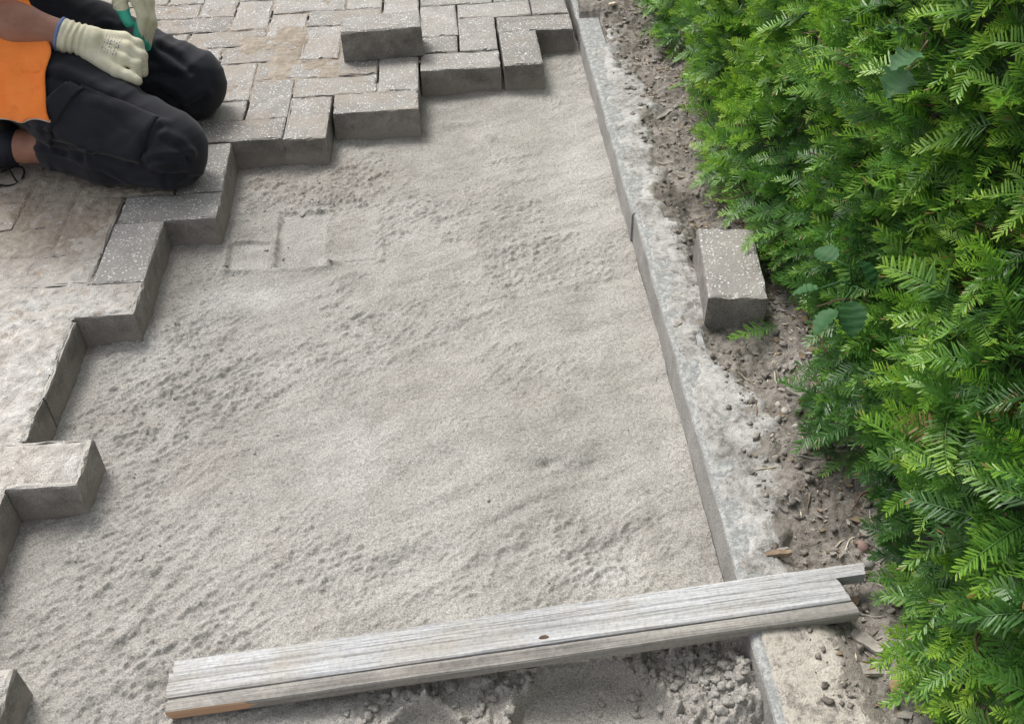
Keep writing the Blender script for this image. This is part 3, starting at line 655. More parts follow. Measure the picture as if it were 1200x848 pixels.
# ------------------------------------------------------------------ yew hedge
def make_sprig(L, n, nl, seed, young, bushy=False):
    """a flat yew shoot: stem along +X, two rows of folded needles"""
    rg = np.random.default_rng(seed); V = []; F = []; T = []
    bend = rg.uniform(-0.2, -0.02); side = rg.uniform(-.18, .18)
    def stem(t): return np.array([L * t, side * L * t * t, bend * L * t * t])
    def quadstem():
        prev = None
        for k in range(6):
            t = k / 5; c = stem(t); r = 0.0012 * (1 - .6 * t); b = len(V)
            V.extend([c + (0, r, 0), c + (0, -r * .5, r * .87), c + (0, -r * .5, -r * .87)]); T.extend([.25 + .4 * t * young] * 3)
            if prev is not None:
                for a in range(3): F.append((prev + a, prev + (a + 1) % 3, b + (a + 1) % 3)); F.append((prev + a, b + (a + 1) % 3, b + a))
            prev = b
    quadstem()
    for k in range(n):
        t = 0.06 + 0.94 * (k + rg.random() * .6) / n; c = stem(min(t, 1.0)); s = 1 if k % 2 else -1
        prof = (0.62 + 0.38 * math.sin(min(1, t * 1.15 + .15) * math.pi)) * (1 - 0.35 * max(0, t - .8) / .2)
        ln = nl * prof * rg.uniform(.85, 1.12); an = math.radians((rg.uniform(35, 72) if bushy else rg.uniform(46, 72)) - 26 * max(0, t - .6) / .4); lift = rg.uniform(-.1, .95) if bushy else rg.uniform(-.02, .5)
        d = np.array([math.cos(an), s * math.sin(an), lift]); d /= np.linalg.norm(d)
        w_ = np.cross((0, 0, 1), d); w_ /= np.linalg.norm(w_); up = np.cross(d, w_); wd = 0.00092 * rg.uniform(.9, 1.2) * nl / .02
        crv = rg.uniform(-.22, -.02)
        P = lambda a, q, dz: c + d * ln * a + w_ * q * wd + up * (crv * ln * a * a + dz)
        b = len(V)
        V.extend([P(0, 0, 0), P(.18, 1, -.0006), P(.78, .85, -.0005), P(1, 0, 0), P(.78, -.85, -.0005), P(.18, -1, -.0006)])
        tt = 0.0 + young * (0.18 + 0.55 * t) + rg.uniform(-.05, .08)
        tt = min(tt, .8)
        T.extend([tt * .8, tt, tt, tt + .12, tt, tt] if rg.random() > .012 else [1.0] * 6)
        F.extend([(b, b + 2, b + 1), (b, b + 3, b + 2), (b, b + 4, b + 3), (b, b + 5, b + 4)])
    return np.array(V), np.array(F), np.array(T)
SPR = []
for k in range(14):
    young = [0.15, 0.3, 0.5, 0.7, 0.9, 1.1, 1.3][k % 7]
    SPR.append(make_sprig(0.055 + 0.045 * ((k * 5) % 7) / 6, 34 + (k * 3) % 14, 0.0215 + .003 * (k % 3), 100 + k, young, k % 14 >= 7))

hedge = empty('yew_hedge', (1.45, 0.2, 0)); tag(hedge, 'dense green yew hedge growing along the soil strip', 'hedge')
def face_x(y, z):      # where the clipped face stands
    f = 1.197 + 0.035 * gauss(y, z, -.05, .05, .2, .25) + 0.03 * gauss(y, z, -.72, .0, .12, .12) + 0.07 * fbm(y, z * 1.2, 2.6, 3, 6) + 0.045 * fbm(y, z, 7, 2, 7)
    return f + 0.0 * z + 0.05 * sstep(.2, .0, z) * vn(y * 5, 3, 2)
nS = 14500
py = rng.uniform(-1.45, 2.4, nS); pz = rng.random(nS) ** 0.9 * 1.15 + 0.005; dep = np.where(rng.random(nS) < .6, rng.uniform(0, .03, nS), rng.uniform(.03, .085, nS))
px = face_x(py, pz) + dep
growth_ = np.clip(vn(py * 3.2, pz * 3.2, 11) * 1.1 + 0.62 + 0.25 * (pz - .35), 0, 1)          # patches of new growth
order = np.argsort(dep + 0.6 * np.hypot(np.hypot(px - .64, py + 1.0), pz - 1.0) * .3)
allV = []; allF = []; allT = []; off = 0; nobj = 0
sprmesh = {}
from mathutils import Quaternion
for idx in order:
    x, y, z = px[idx], py[idx], pz[idx]
    if (z > .85 or y > 1.9 or y < -1.15) and rng.random() < .6: continue
    low = max(0, 1 - z / .25)
    d = np.array([-0.62 - .25 * low, rng.normal(0, .62), rng.normal(0.28 - .62 * low, .42)]); d[1] -= 0.12
    if dep[idx] > .05: d[0] *= .8
    d /= np.linalg.norm(d)
    up = np.array([-0.45, -0.25, 1.0]) + rng.normal(0, .38, 3); up -= d * (up @ d)
    if np.linalg.norm(up) < .2: up = np.array([0, 1.0, 0]) - d * d[1]
    up /= np.linalg.norm(up); sd_ = np.cross(up, d)
    yv = growth_[idx] * 6.4 + rng.normal(0, 1.3) - (2.5 if dep[idx] > .05 else 0) - 1.0 * low
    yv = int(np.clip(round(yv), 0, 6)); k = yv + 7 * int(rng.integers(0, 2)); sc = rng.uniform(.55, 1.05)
    o_ = np.array([x, y, z]) - d * 0.02
    if o_[2] + d[2] * .08 < 0.012: d[2] = max(d[2], 0.0); o_[2] = max(o_[2], .015)
    R_ = np.stack([d, sd_, up], 1) * sc
    if nobj < 280 and dep[idx] < .035 and -1.0 < y < .9 and z < .75 and rng.random() < .5:
        if k not in sprmesh:
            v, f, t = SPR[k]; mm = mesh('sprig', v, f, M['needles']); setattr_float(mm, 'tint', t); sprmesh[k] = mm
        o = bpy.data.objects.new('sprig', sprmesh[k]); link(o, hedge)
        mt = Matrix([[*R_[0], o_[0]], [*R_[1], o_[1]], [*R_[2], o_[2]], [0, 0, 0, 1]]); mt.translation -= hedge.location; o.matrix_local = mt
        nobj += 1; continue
    v, f, t = SPR[k]
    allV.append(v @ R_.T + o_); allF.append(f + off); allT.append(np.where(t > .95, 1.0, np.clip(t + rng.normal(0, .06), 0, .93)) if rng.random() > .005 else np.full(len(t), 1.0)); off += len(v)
for _ in range(900):     # the clipped top
    x, y = rng.uniform(1.2, 1.76), rng.uniform(-1.45, 2.4); v, f, t = SPR[int(rng.integers(0, 14))]
    d = np.array([rng.normal(0, .6), rng.normal(0, .6), .55]); d /= np.linalg.norm(d); up = np.array([0, 0, 1.0]) + rng.normal(0, .4, 3); up -= d * (up @ d); up /= np.linalg.norm(up)
    allV.append(v @ np.stack([d, np.cross(up, d), up], 1).T + (x, y, rng.uniform(1.12, 1.17))); allF.append(f + off); allT.append(np.clip(t, 0, .93)); off += len(v)
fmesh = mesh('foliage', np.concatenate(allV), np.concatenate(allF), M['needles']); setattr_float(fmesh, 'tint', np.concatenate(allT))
tag(obj('foliage', fmesh, hedge), kind='stuff')
# solid filler core, its dark colour standing for the shaded inside; then stems
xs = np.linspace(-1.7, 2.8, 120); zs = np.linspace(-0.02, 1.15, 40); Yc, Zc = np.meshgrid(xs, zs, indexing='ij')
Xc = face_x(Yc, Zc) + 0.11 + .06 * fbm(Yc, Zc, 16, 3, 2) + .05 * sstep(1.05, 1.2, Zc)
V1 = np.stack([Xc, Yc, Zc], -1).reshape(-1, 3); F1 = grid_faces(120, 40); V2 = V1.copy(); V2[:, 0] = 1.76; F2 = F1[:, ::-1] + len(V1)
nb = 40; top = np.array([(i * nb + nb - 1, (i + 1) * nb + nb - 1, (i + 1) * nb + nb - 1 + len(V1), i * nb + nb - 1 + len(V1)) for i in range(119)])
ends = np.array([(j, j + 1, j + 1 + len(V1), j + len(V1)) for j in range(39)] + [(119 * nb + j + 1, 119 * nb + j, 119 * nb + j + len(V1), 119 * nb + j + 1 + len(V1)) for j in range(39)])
obj('hedge_core', mesh('hedge_core', np.concatenate([V1, V2]), np.concatenate([F1, F2, top, ends]), M['core'], True), hedge)
def tube(name, path, radii, mat, parent=None, sides=7, cap=True):
    P = [Vector(p) for p in path]; n = len(P); V = []; F = []
    if not hasattr(radii, '__len__'): radii = [radii] * n
    up = Vector((0.13, 0.21, 1)).normalized()
    for i in range(n):
        t = (P[min(i + 1, n - 1)] - P[max(i - 1, 0)]).normalized(); a = t.cross(up)
        if a.length < .1: a = t.cross(Vector((1, 0, 0)))
        a.normalize(); b = t.cross(a)
        for s in range(sides):
            q = s / sides * 2 * math.pi; V.append(tuple(P[i] + (a * math.cos(q) + b * math.sin(q)) * radii[i]))
    for i in range(n - 1):
        for s in range(sides): F.append((i * sides + s, i * sides + (s + 1) % sides, (i + 1) * sides + (s + 1) % sides, (i + 1) * sides + s))
    if cap: F.append(tuple(reversed(range(sides)))); F.append(tuple(range((n - 1) * sides, n * sides)))
    m = mesh(name, V, F, mat, True)
    return obj(name, m, parent) if name else m
for k in range(9):
    y = -1.35 + k * .47 + random.uniform(-.08, .08); x = 1.33 + random.uniform(-.02, .03)
    pth = [(x + random.uniform(-.015, .015) * i, y + random.uniform(-.02, .02) * i, -0.05 + i * .12) for i in range(6)]
    tube('stem', pth, [.016 - .0018 * i for i in range(6)], M['bark'], hedge)

V = []; F = []; o0 = 0
for k in range(150):
    y = random.uniform(-1.2, 1.8); z = random.uniform(.04, .95); x = float(face_x(np.array(y), np.array(z))) + .05; L = random.uniform(.05, .13); d = Vector((-.6, random.gauss(0, .6), random.gauss(.25, .5))).normalized()
    m_ = tube('', [Vector((x, y, z)) + d * L * t + Vector((random.gauss(0, .004), random.gauss(0, .004), random.gauss(0, .004))) for t in (0, .35, .7, 1)], [.0028, .0022, .0016, .001], M['bark'], None, 5)
    V += [v.co[:] for v in m_.vertices]; F += [tuple(i + o0 for i in p.vertices) for p in m_.polygons]; o0 = len(V)
tag(obj('twigs', mesh('twigs', V, F, M['bark'], True), hedge), kind='stuff')
# ------------------------------------------------------------------ small plants in the hedge
def leaf_mesh(L, W_, mat, serr=0.0, lobes=False, seed=0):
    rg = np.random.default_rng(seed); n = 14; V = []; F = []
    for i in range(n + 1):
        t = i / n; wd = W_ / 2 * (math.sin(math.pi * t ** 0.8) ** 0.75) if 0 < t < 1 else 0
        if lobes: wd *= 1 + .28 * math.cos(t * 3 * math.pi * 2)
        wd *= 1 + serr * (1 if i % 2 else -1); z = -0.18 * L * t * t
        for s in (-1, -.5, 0, .5, 1): V.append((L * t, wd * s, z + abs(s) * wd * .28 + .0012 * math.sin(i * 2.2 + s)))
    for i in range(n):
        for s in range(4): a = i * 5 + s; F.append((a, a + 5, a + 6, a + 1))
    return mesh('leaf', V, F, mat, True)
def plant(name, base, leaves, mat, label, cat, L, W_, serr, lobes=False):
    root = empty(name, base); tag(root, label, cat)
    b = Vector(base)
    for k, (dx, dy, dz, yaw, pitch, roll, s) in enumerate(leaves):
        o = bpy.data.objects.new('leaf', leaf_mesh(L * s, W_ * s, mat, serr, lobes, k)); link(o, root)
        o.location = (dx, dy, dz); o.rotation_euler = (roll, pitch, yaw)
        tip = b + Vector((dx, dy, dz)); mid = b.lerp(tip, .5) + Vector((.006, 0, .01))
        tube('stalk', [b, mid, tip], [.0016, .0013, .001], M['leaf'] if not lobes else M['twig'], root, 5)
R = math.radians
plant('bramble_seedling', (1.145, -0.475, 0.335), [(-0.045, 0.0, 0.0, R(170), R(10), R(15), .8), (0.005, 0.01, 0.035, R(-60), R(25), R(-20), 1.0), (-0.01, -0.03, 0.0, R(-100), R(35), R(10), 1.1), (-.02, .02, .03, R(120), R(0), R(-20), .9), (-.03, -.035, -.01, R(-150), R(20), R(25), 1.0)],
      M['leaf'], 'broad toothed leaves of a seedling poking out of the hedge near the loose paver', 'plant', 0.045, 0.034, 0.10)
plant('ivy_shoot', (1.16, -0.475, 0.672), [(-.012, 0.0, .012, R(150), R(-10), R(20), 0.9), (.004, .016, .018, R(70), R(-5), R(30), .9), (-.015, -.028, 0.006, R(200), R(10), R(10), .75), (-.004, .012, -.035, R(215), R(25), R(-10), .8)],
      M['ivyleaf'], 'shiny broad ivy leaves showing high in the hedge face', 'ivy', 0.05, 0.05, 0.02, True)

# ------------------------------------------------------------------ stones, chips and twigs on the soil
def ground_z(x, y): return max(float(soil_h(np.array([x]), np.array([y]))[0]), float(haunch_h(np.array([x]), np.array([y]))[0]) if 0.985 < x < 1.2 and -1.4 < y < 1.25 else -1)
def pebble(x, y, s, mat, label, seed, flat=.7, cat='stone', group=None):
    v, f = lump(2, seed, .22)
    o = bpy.data.objects.new('pebble', mesh('pebble', v * (s, s * .78, s * flat), f, mat, True)); link(o)
    o.location = (x, y, ground_z(x, y) + s * flat * .35); o.rotation_euler = (0, 0, seed * 1.3); tag(o, label, cat, group)
def chip(name, x, y, L, W_, T_, yaw, mat, label, seed, cat='wood chip', group=None, tilt=.08):
    rg = np.random.default_rng(seed); m = 6; V = []; F = []
    for i in range(m + 1):
        t = i / m - .5; wd = W_ / 2 * (1 - abs(t * 1.5) ** 3) * rg.uniform(.8, 1.1); z = rg.normal(0, T_ * .2)
        V += [(L * t, -wd, z), (L * t, wd * rg.uniform(.8, 1.2), z), (L * t, wd * .9, z + T_), (L * t, -wd * .9, z + T_)]
    for i in range(m):
        for k in range(4): F.append((i * 4 + k, i * 4 + (k + 1) % 4, i * 4 + 4 + (k + 1) % 4, i * 4 + 4 + k))
    F += [(0, 3, 2, 1), (m * 4, m * 4 + 1, m * 4 + 2, m * 4 + 3)]
    o = bpy.data.objects.new(name, mesh(name, V, F, mat)); link(o); o.location = (x, y, ground_z(x, y) + .001); o.rotation_euler = (tilt * rg.normal(), tilt * rg.normal(), yaw)
    tag(o, label, cat, group)
pebble(1.172, -0.643, .012, M['redstone'], 'round reddish brown stone beside the tongue end of the plank', 1)
pebble(1.172, -0.672, .011, M['greystone'], 'rounded grey brown stone touching the hedge near the plank tongue', 2)
pebble(1.117, -0.383, .0075, M['greystone'], 'small brownish pebble at the edge of the white mortar', 3)
pebble(1.134, -0.363, .0085, M['stone'], 'pale rounded pebble among wood chips by the mortar edge', 4)
pebble(1.140, -0.402, .006, M['stone'], 'tiny white pebble nearest the hedge in the pebble cluster', 5)
pebble(1.128, -0.345, .007, M['stone'], 'off white angular pebble behind the pebble cluster', 6)
chip('wood_chip', 1.163, -0.335, .045, .013, .004, R(-35), M['chip'], 'long pale grey wood chip lying against low yew sprigs', 1)
chip('wood_chip', 1.151, -0.376, .022, .012, .005, R(60), M['chip'], 'short grey wood chip beside the pebble cluster', 2)
chip('wood_chip', 1.195, -0.309, .018, .006, .003, R(20), M['palechip'], 'small cream wood chip tucked under the hedge edge', 3)
chip('wood_chip', 1.120, -0.838, .052, .02, .006, R(-6), M['chip'], 'broad grey bark chip on the tan concrete edge', 4)
chip('wood_chip', 1.141, -0.868, .017, .014, .006, R(70), M['orangechip'], 'fresh orange wood chip on soil below the hedge', 5)
chip('wood_chip', 1.128, -0.800, .045, .02, .005, R(-48), M['chip'], 'grey split bark chip leaning by the front hedge sprigs', 6)
chip('wood_chip', 1.153, -0.858, .026, .011, .004, R(95), M['chip'], 'narrow dark wood chip next to the orange chip', 7)
chip('wood_chip', 1.04, -0.652, .05, .01, .006, R(-4), M['twig'], 'dark brown sliver of bark lying on the mortar by the plank', 8)
chip('wood_chip', 1.122, 0.675, .07, .012, .004, R(35), M['chip'], 'curled brown bark strip on the soil past the loose paver', 9)
chip('wood_chip', 1.078, 1.27, .02, .014, .006, R(15), M['palechip'], 'whitish flake on the soil where the kerb ends', 10)
lit = 'thin dry twigs scattered on the soil strip'
for k in range(46):
    y = random.uniform(-.95, 1.3); x = random.uniform(1.07, 1.22); a = random.uniform(0, 3.14); L = random.uniform(.015, .05)
    p = []
    for t in (-.5, -.15, .2, .5):
        qx, qy = x + math.cos(a) * L * t + random.gauss(0, .001), y + math.sin(a) * L * t + random.gauss(0, .001); p.append((qx, qy, ground_z(qx, qy) + .0018))
    o = tube('twig', p, [.0007, .0011, .0011, .0006], [M['twig'], M['palechip'], M['chip']][k % 3], None, 5); tag(o, 'thin dry twig lying on the bare soil strip', 'twig', lit)
cr = []
for _ in range(1500):
    y = random.uniform(-1.0, 1.35); x = random.uniform(1.04, 1.26); s = .0012 + .005 * random.random() ** 3.5
    cr.append((x, y, s))
ax = np.array([c[0] for c in cr]); ay = np.array([c[1] for c in cr]); az = np.maximum(soil_h(ax, ay), np.where(ax < 1.2, haunch_h(np.minimum(ax, 1.199), ay), -1))
tag(obj('soil_lumps', scatter('soil_lumps', [(a, b, c + q[2] * .3, q[2]) for a, b, c, q in zip(ax, ay, az, cr)], M['soilcrumb'])), 'small crumbs of dry soil along the strip', 'soil crumbs', kind='stuff')
# fallen yew needles and bits
V = []; F = []
for k in range(500):
    y = random.uniform(-1.0, 1.3); x = 1.24 - abs(random.gauss(0, .07)); a = random.uniform(0, 6.28); L = random.uniform(.007, .016); z = ground_z(x, y) + .002; b = len(V)
    c, s = math.cos(a), math.sin(a); V += [(x, y, z), (x + c * L / 2 - s * .001, y + s * L / 2 + c * .001, z + .001), (x + c * L, y + s * L, z), (x + c * L / 2 + s * .001, y + s * L / 2 - c * .001, z + .001)]; F.append((b, b + 1, b + 2, b + 3))
tag(obj('fallen_needles', mesh('fallen_needles', V, F, M['palechip'])), 'dry fallen needles strewn below the hedge', 'needles', kind='stuff')
# bark flakes and litter too small to pick apart
for nm, mt, n_, lb in (('bark_litter', M['chip'], 750, 'grey brown bark flakes and litter under the hedge edge'), ('leaf_litter', M['twig'], 420, 'dark brown leaf crumbs scattered on the soil strip')):
    V = []; F = []
    for k in range(n_):
        y = random.uniform(-1.0, 1.35); x = 1.235 - abs(random.gauss(0, .065)); a = random.uniform(0, 6.28); L = random.uniform(.004, .013) * (1 if random.random() < .85 else 1.8); W_ = L * random.uniform(.2, .6); z = ground_z(x, y) + .0015; b = len(V)
        c, sn = math.cos(a), math.sin(a)
        for dz in (0, .0016):
            for u, v in ((-.5, -.3), (-.1, -.5), (.5, -.2), (.4, .35), (-.3, .5)):
                V.append((x + c * u * L - sn * v * W_, y + sn * u * L + c * v * W_, z + dz + random.uniform(-.0008, .0012)))
        F += [(b, b + 4, b + 3, b + 2, b + 1), (b + 5, b + 6, b + 7, b + 8, b + 9)] + [(b + i, b + (i + 1) % 5, b + 5 + (i + 1) % 5, b + 5 + i) for i in range(5)]
    tag(obj(nm, mesh(nm, V, F, mt)), lb, 'litter', kind='stuff')
# a snapped yew sprig lying on the soil in front of the loose paver, and one reaching out
def lone_sprig(loc, yaw, k, label, s=1.0):
    v, f, t = SPR[k]; m = mesh('yew_sprig', v * s, f, M['needles']); setattr_float(m, 'tint', t); o = bpy.data.objects.new('yew_sprig', m); link(o)
    o.location = loc; o.rotation_euler = (0, -.12, yaw); tag(o, label, 'sprig')
lone_sprig((1.172, -0.165, ground_z(1.172, -.165) + .012), R(197), 4, 'fallen green yew sprig on soil in front of the loose paver')

# ------------------------------------------------------------------ kneeling worker
def surface_nets(D, o, h):
    s = D < 0
    c = np.zeros(tuple(np.array(D.shape) - 1), int)
    for i in (0, 1):
        for j in (0, 1):
            for k in (0, 1): c += s[i:i + c.shape[0], j:j + c.shape[1], k:k + c.shape[2]]
    act = (c > 0) & (c < 8); ids = np.full(act.shape, -1); ids[act] = np.arange(act.sum()); I = np.argwhere(act)
    acc = np.zeros((len(I), 3)); cnt = np.zeros(len(I))
    E3 = [((a), tuple(b)) for a in range(3) for b in [(p, q) for p in (0, 1) for q in (0, 1)]]
    for ax_, (p, q) in E3:
        oth = [a for a in range(3) if a != ax_]; c0 = np.zeros(3, int); c0[oth[0]] = p; c0[oth[1]] = q; c1 = c0.copy(); c1[ax_] = 1
        d0 = D[tuple((I + c0).T)]; d1 = D[tuple((I + c1).T)]; m = (d0 < 0) != (d1 < 0)
        t = np.where(m, d0 / np.where(m, d0 - d1, 1), 0); P = c0 + np.zeros((len(I), 3)); P[:, ax_] += t
        acc[m] += P[m]; cnt[m] += 1
    V = (I + acc / cnt[:, None]) * h + o
    F = []
    for ax_ in range(3):
        a, b = [(1, 2), (2, 0), (0, 1)][ax_]
        sl0 = [slice(None)] * 3; sl1 = [slice(None)] * 3; sl0[ax_] = slice(0, -1); sl1[ax_] = slice(1, None)
        s0 = s[tuple(sl0)]; s1 = s[tuple(sl1)]; e = np.argwhere(s0 != s1)
        e = e[(e[:, a] > 0) & (e[:, b] > 0) & (e[:, a] < D.shape[a] - 1) & (e[:, b] < D.shape[b] - 1)]
        if not len(e): continue
        da = np.zeros(3, int); da[a] = 1; db = np.zeros(3, int); db[b] = 1
        q = np.stack([ids[tuple((e - da - db).T)], ids[tuple((e - db).T)], ids[tuple(e.T)], ids[tuple((e - da).T)]], 1)
        fl = s0[tuple(e.T)]; q[~fl] = q[~fl][:, ::-1]; F.append(q)
    return V, np.concatenate(F)
def sdf_mesh(name, prims, h, k, mat, post=None, pad=0.03):
    """prims: (a, b, ra, rb) tapered capsules blended into one skin"""
    A = np.array([list(p[0]) + [p[2]] for p in prims] + [list(p[1]) + [p[3]] for p in prims])
    lo = (A[:, :3] - A[:, 3:]).min(0) - pad; hi = (A[:, :3] + A[:, 3:]).max(0) + pad
    n = np.ceil((hi - lo) / h).astype(int) + 1
    gx, gy, gz = [lo[i] + h * np.arange(n[i]) for i in range(3)]
    D = np.full(n, 1.0)
    for a, b, ra, rb in prims:
        a = np.array(a, float); b = np.array(b, float); m = max(ra, rb) + 2 * k + 3 * h
        sl = []
        for i, g_ in enumerate((gx, gy, gz)):
            i0, i1 = np.searchsorted(g_, [min(a[i], b[i]) - m, max(a[i], b[i]) + m]); sl.append(slice(max(0, i0), max(i1, i0 + 1)))
        X, Y, Z = np.meshgrid(gx[sl[0]], gy[sl[1]], gz[sl[2]], indexing='ij')
        ab = b - a; L2 = max(ab @ ab, 1e-12)
        t = np.clip(((X - a[0]) * ab[0] + (Y - a[1]) * ab[1] + (Z - a[2]) * ab[2]) / L2, 0, 1)
        d = np.sqrt((X - a[0] - t * ab[0]) ** 2 + (Y - a[1] - t * ab[1]) ** 2 + (Z - a[2] - t * ab[2]) ** 2) - (ra + (rb - ra) * t)
        o = D[tuple(sl)]; hh = np.clip(0.5 + 0.5 * (o - d) / k, 0, 1); D[tuple(sl)] = o * (1 - hh) + d * hh - k * hh * (1 - hh)
    if post is not None:
        X, Y, Z = np.meshgrid(gx, gy, gz, indexing='ij'); D = post(D, X, Y, Z)
    V, F = surface_nets(D, lo, h)
    return mesh(name, V, F, mat, True)

person = empty('person', (-0.3, 0.65, 0.0))
tag(person, 'kneeling worker in dark cargo trousers, orange vest and cream work gloves', 'person')
K1, A1, H1 = (-0.006, 0.475, 0.082), (-0.345, 0.565, 0.062), (-0.41, 0.66, 0.24)
K2, A2, H2 = (-0.012, 0.795, 0.082), (-0.34, 0.80, 0.062), (-0.41, 0.84, 0.26)
T1, T2 = (-0.56, 0.585, 0.045), (-0.555, 0.81, 0.045)
PEL, BEL, CHE, NEC, HEA = (-0.44, 0.75, 0.29), (-0.435, 0.75, 0.42), (-0.40, 0.75, 0.62), (-0.355, 0.75, 0.79), (-0.315, 0.75, 0.905)
S1, E1, W1 = (-0.385, 0.575, 0.70), (-0.455, 0.60, 0.385), (-0.194, 0.600, 0.295)
S2, E2, W2 = (-0.385, 0.925, 0.70), (-0.33, 0.955, 0.43), (-0.083, 0.755, 0.351)
lerp = lambda a, b, t: tuple(a[i] + (b[i] - a[i]) * t for i in range(3))
def mat_skin():
    N = NM('tanned_skin'); P = N.pos(); n = N.noise(P, 30, 5, 0.6); f = N.noise(P, 350, 3, .6)
    c = N.ramp(n, [(0.3, (0.27, 0.125, 0.085)), (0.7, (0.37, 0.185, 0.125))]); c = N.mix(.35, c, N.ramp(f, [(.3, .75), (.7, 1.15)]), 'MULTIPLY')
    N.b.inputs['Subsurface Weight'].default_value = 0.08; N.b.inputs['Subsurface Radius'].default_value = (.01, .004, .002); N.b.inputs['Subsurface Scale'].default_value = .3
    N.b.inputs['Specular IOR Level'].default_value = 0.4
    return N.fin(c, N.bump(f, .3, .0006), .55)
M['skin'] = mat_skin()
hd = Vector(HEA)
body_pr = [(PEL, BEL, .115, .11), (BEL, CHE, .11, .125), (lerp(PEL, H1, .9), lerp(PEL, H2, .9), .1, .1), (lerp(CHE, S1, .55), lerp(CHE, S2, .55), .10, .10), (S1, S2, .055, .055),
           (CHE, NEC, .10, .055), (NEC, HEA, .052, .055), (HEA, hd + Vector((-.02, 0, .055)), .082, .088), (hd + Vector((.045, 0, -.035)), hd + Vector((.05, 0, .03)), .05, .062),
           (hd + Vector((.108, 0, .015)), hd + Vector((.125, 0, -.008)), .010, .014), (hd + Vector((.09, 0, -.065)), hd + Vector((.06, 0, -.06)), .022, .035),
           (hd + Vector((.098, -.02, -.038)), hd + Vector((.098, .02, -.038)), .009, .009),
           (hd + Vector((-.005, -.086, -.015)), hd + Vector((-.012, -.092, .025)), .012, .016), (hd + Vector((-.005, .086, -.015)), hd + Vector((-.012, .092, .025)), .012, .016),
           (S1, E1, .055, .042), (E1, lerp(E1, W1, .3), .047, .054), (lerp(E1, W1, .3), lerp(E1, W1, .65), .054, .046), (lerp(E1, W1, .65), W1, .046, .0295), (W1, (-.13, .596, .268), .024, .020),
           (S2, E2, .055, .042), (E2, lerp(E2, W2, .3), .042, .046), (lerp(E2, W2, .3), W2, .046, .029), (W2, (-.065, .742, .32), .025, .02),
           (H1, K1, .095, .055), (K1, lerp(K1, A1, .35), .05, .055), (lerp(K1, A1, .35), A1, .055, .034), (H2, K2, .095, .055), (K2, lerp(K2, A2, .35), .05, .055), (lerp(K2, A2, .35), A2, .055, .034),
           (A1, T1, .034, .028), (A2, T2, .034, .028)]
obj('body', sdf_mesh('body', body_pr, .008, .02, M['skin']), person)
eyes = [hd + Vector((.094, s * .032, .018)) for s in (-1, 1)]
for e in eyes:
    v, f = lump(2, 1, 0); obj('eye', mesh('eye', v * .0125 + np.array(e), f, M['eye'], True), person)
hair_pr = [(hd + Vector((-.03, 0, .05)), hd + Vector((0.0, 0, .075)), .098, .088), (hd + Vector((-.045, 0, -.02)), hd + Vector((-.045, 0, .05)), .075, .09)]
def hairpost(D, X, Y, Z): return D + .006 * vn(X * 160, Y * 160 + Z * 60, 3)
obj('hair', sdf_mesh('hair', hair_pr, .006, .02, M['hair'], hairpost), person)

# trousers with folds
def fold(X, Y, Z, cx, cy, cz, rad, ang, freq, stretch, seed):
    c, s = math.cos(ang), math.sin(ang); q = X * c + Z * s; p = -X * s + Z * c
    wgt = np.exp(-(((X - cx) ** 2 + (Y - cy) ** 2 * .8 + (Z - cz) ** 2) / rad ** 2))
    v = vn(q * stretch + Y * 5, p * freq + Y * 9, seed); return wgt * (np.abs(v) * 2 - .45)
def trpost(D, X, Y, Z):
    b = np.abs(D) < .03; x, y, z = X[b], Y[b], Z[b]; w_ = np.zeros_like(x)
    w_ += .009 * fold(x, y, z, -.05, .46, .12, .13, 0.5, 34, 6, 3) + .010 * fold(x, y, z, -.2, .52, .08, .16, -.12, 40, 5, 4) + .010 * fold(x, y, z, -.06, .79, .14, .15, .7, 36, 6, 5)
    w_ += .009 * fold(x, y, z, -.33, .62, .2, .17, .9, 28, 6, 6) + .0045 * fold(x, y, z, -.3, .78, .25, .2, -.5, 30, 7, 8) + .004 * fold(x, y, z, -.28, .55, .07, .12, 1.3, 40, 8, 9)
    w_ += .003 * vn(x * 22 + y * 7, z * 22 - y * 9, 2)
    D = D.copy(); D[b] = D[b] + w_
    return np.maximum(D, .001 - Z)           # flattened where it rests on the paving
C1, C2 = lerp(K1, A1, .73), lerp(K2, A2, .73)
tr_pr = [(lerp(PEL, (-.44, .75, .27), 1), (-.435, .75, .36), .13, .115), (lerp(PEL, H1, 1), lerp(PEL, H2, 1), .115, .115),
         (H1, lerp(H1, K1, .5), .100, .098), (lerp(H1, K1, .5), K1, .100, .083), (K1, lerp(K1, A1, .4), .080, .076), (lerp(K1, A1, .4), C1, .076, .056),
         (H2, lerp(H2, K2, .5), .112, .100), (lerp(H2, K2, .5), K2, .100, .083), (K2, lerp(K2, A2, .4), .080, .076), (lerp(K2, A2, .4), C2, .076, .056)]
trm = sdf_mesh('trousers', tr_pr, .004, .022, M['trousers'], trpost)
bv = BVHTree.FromPolygons([v.co[:] for v in trm.vertices], [p.vertices[:] for p in trm.polygons])
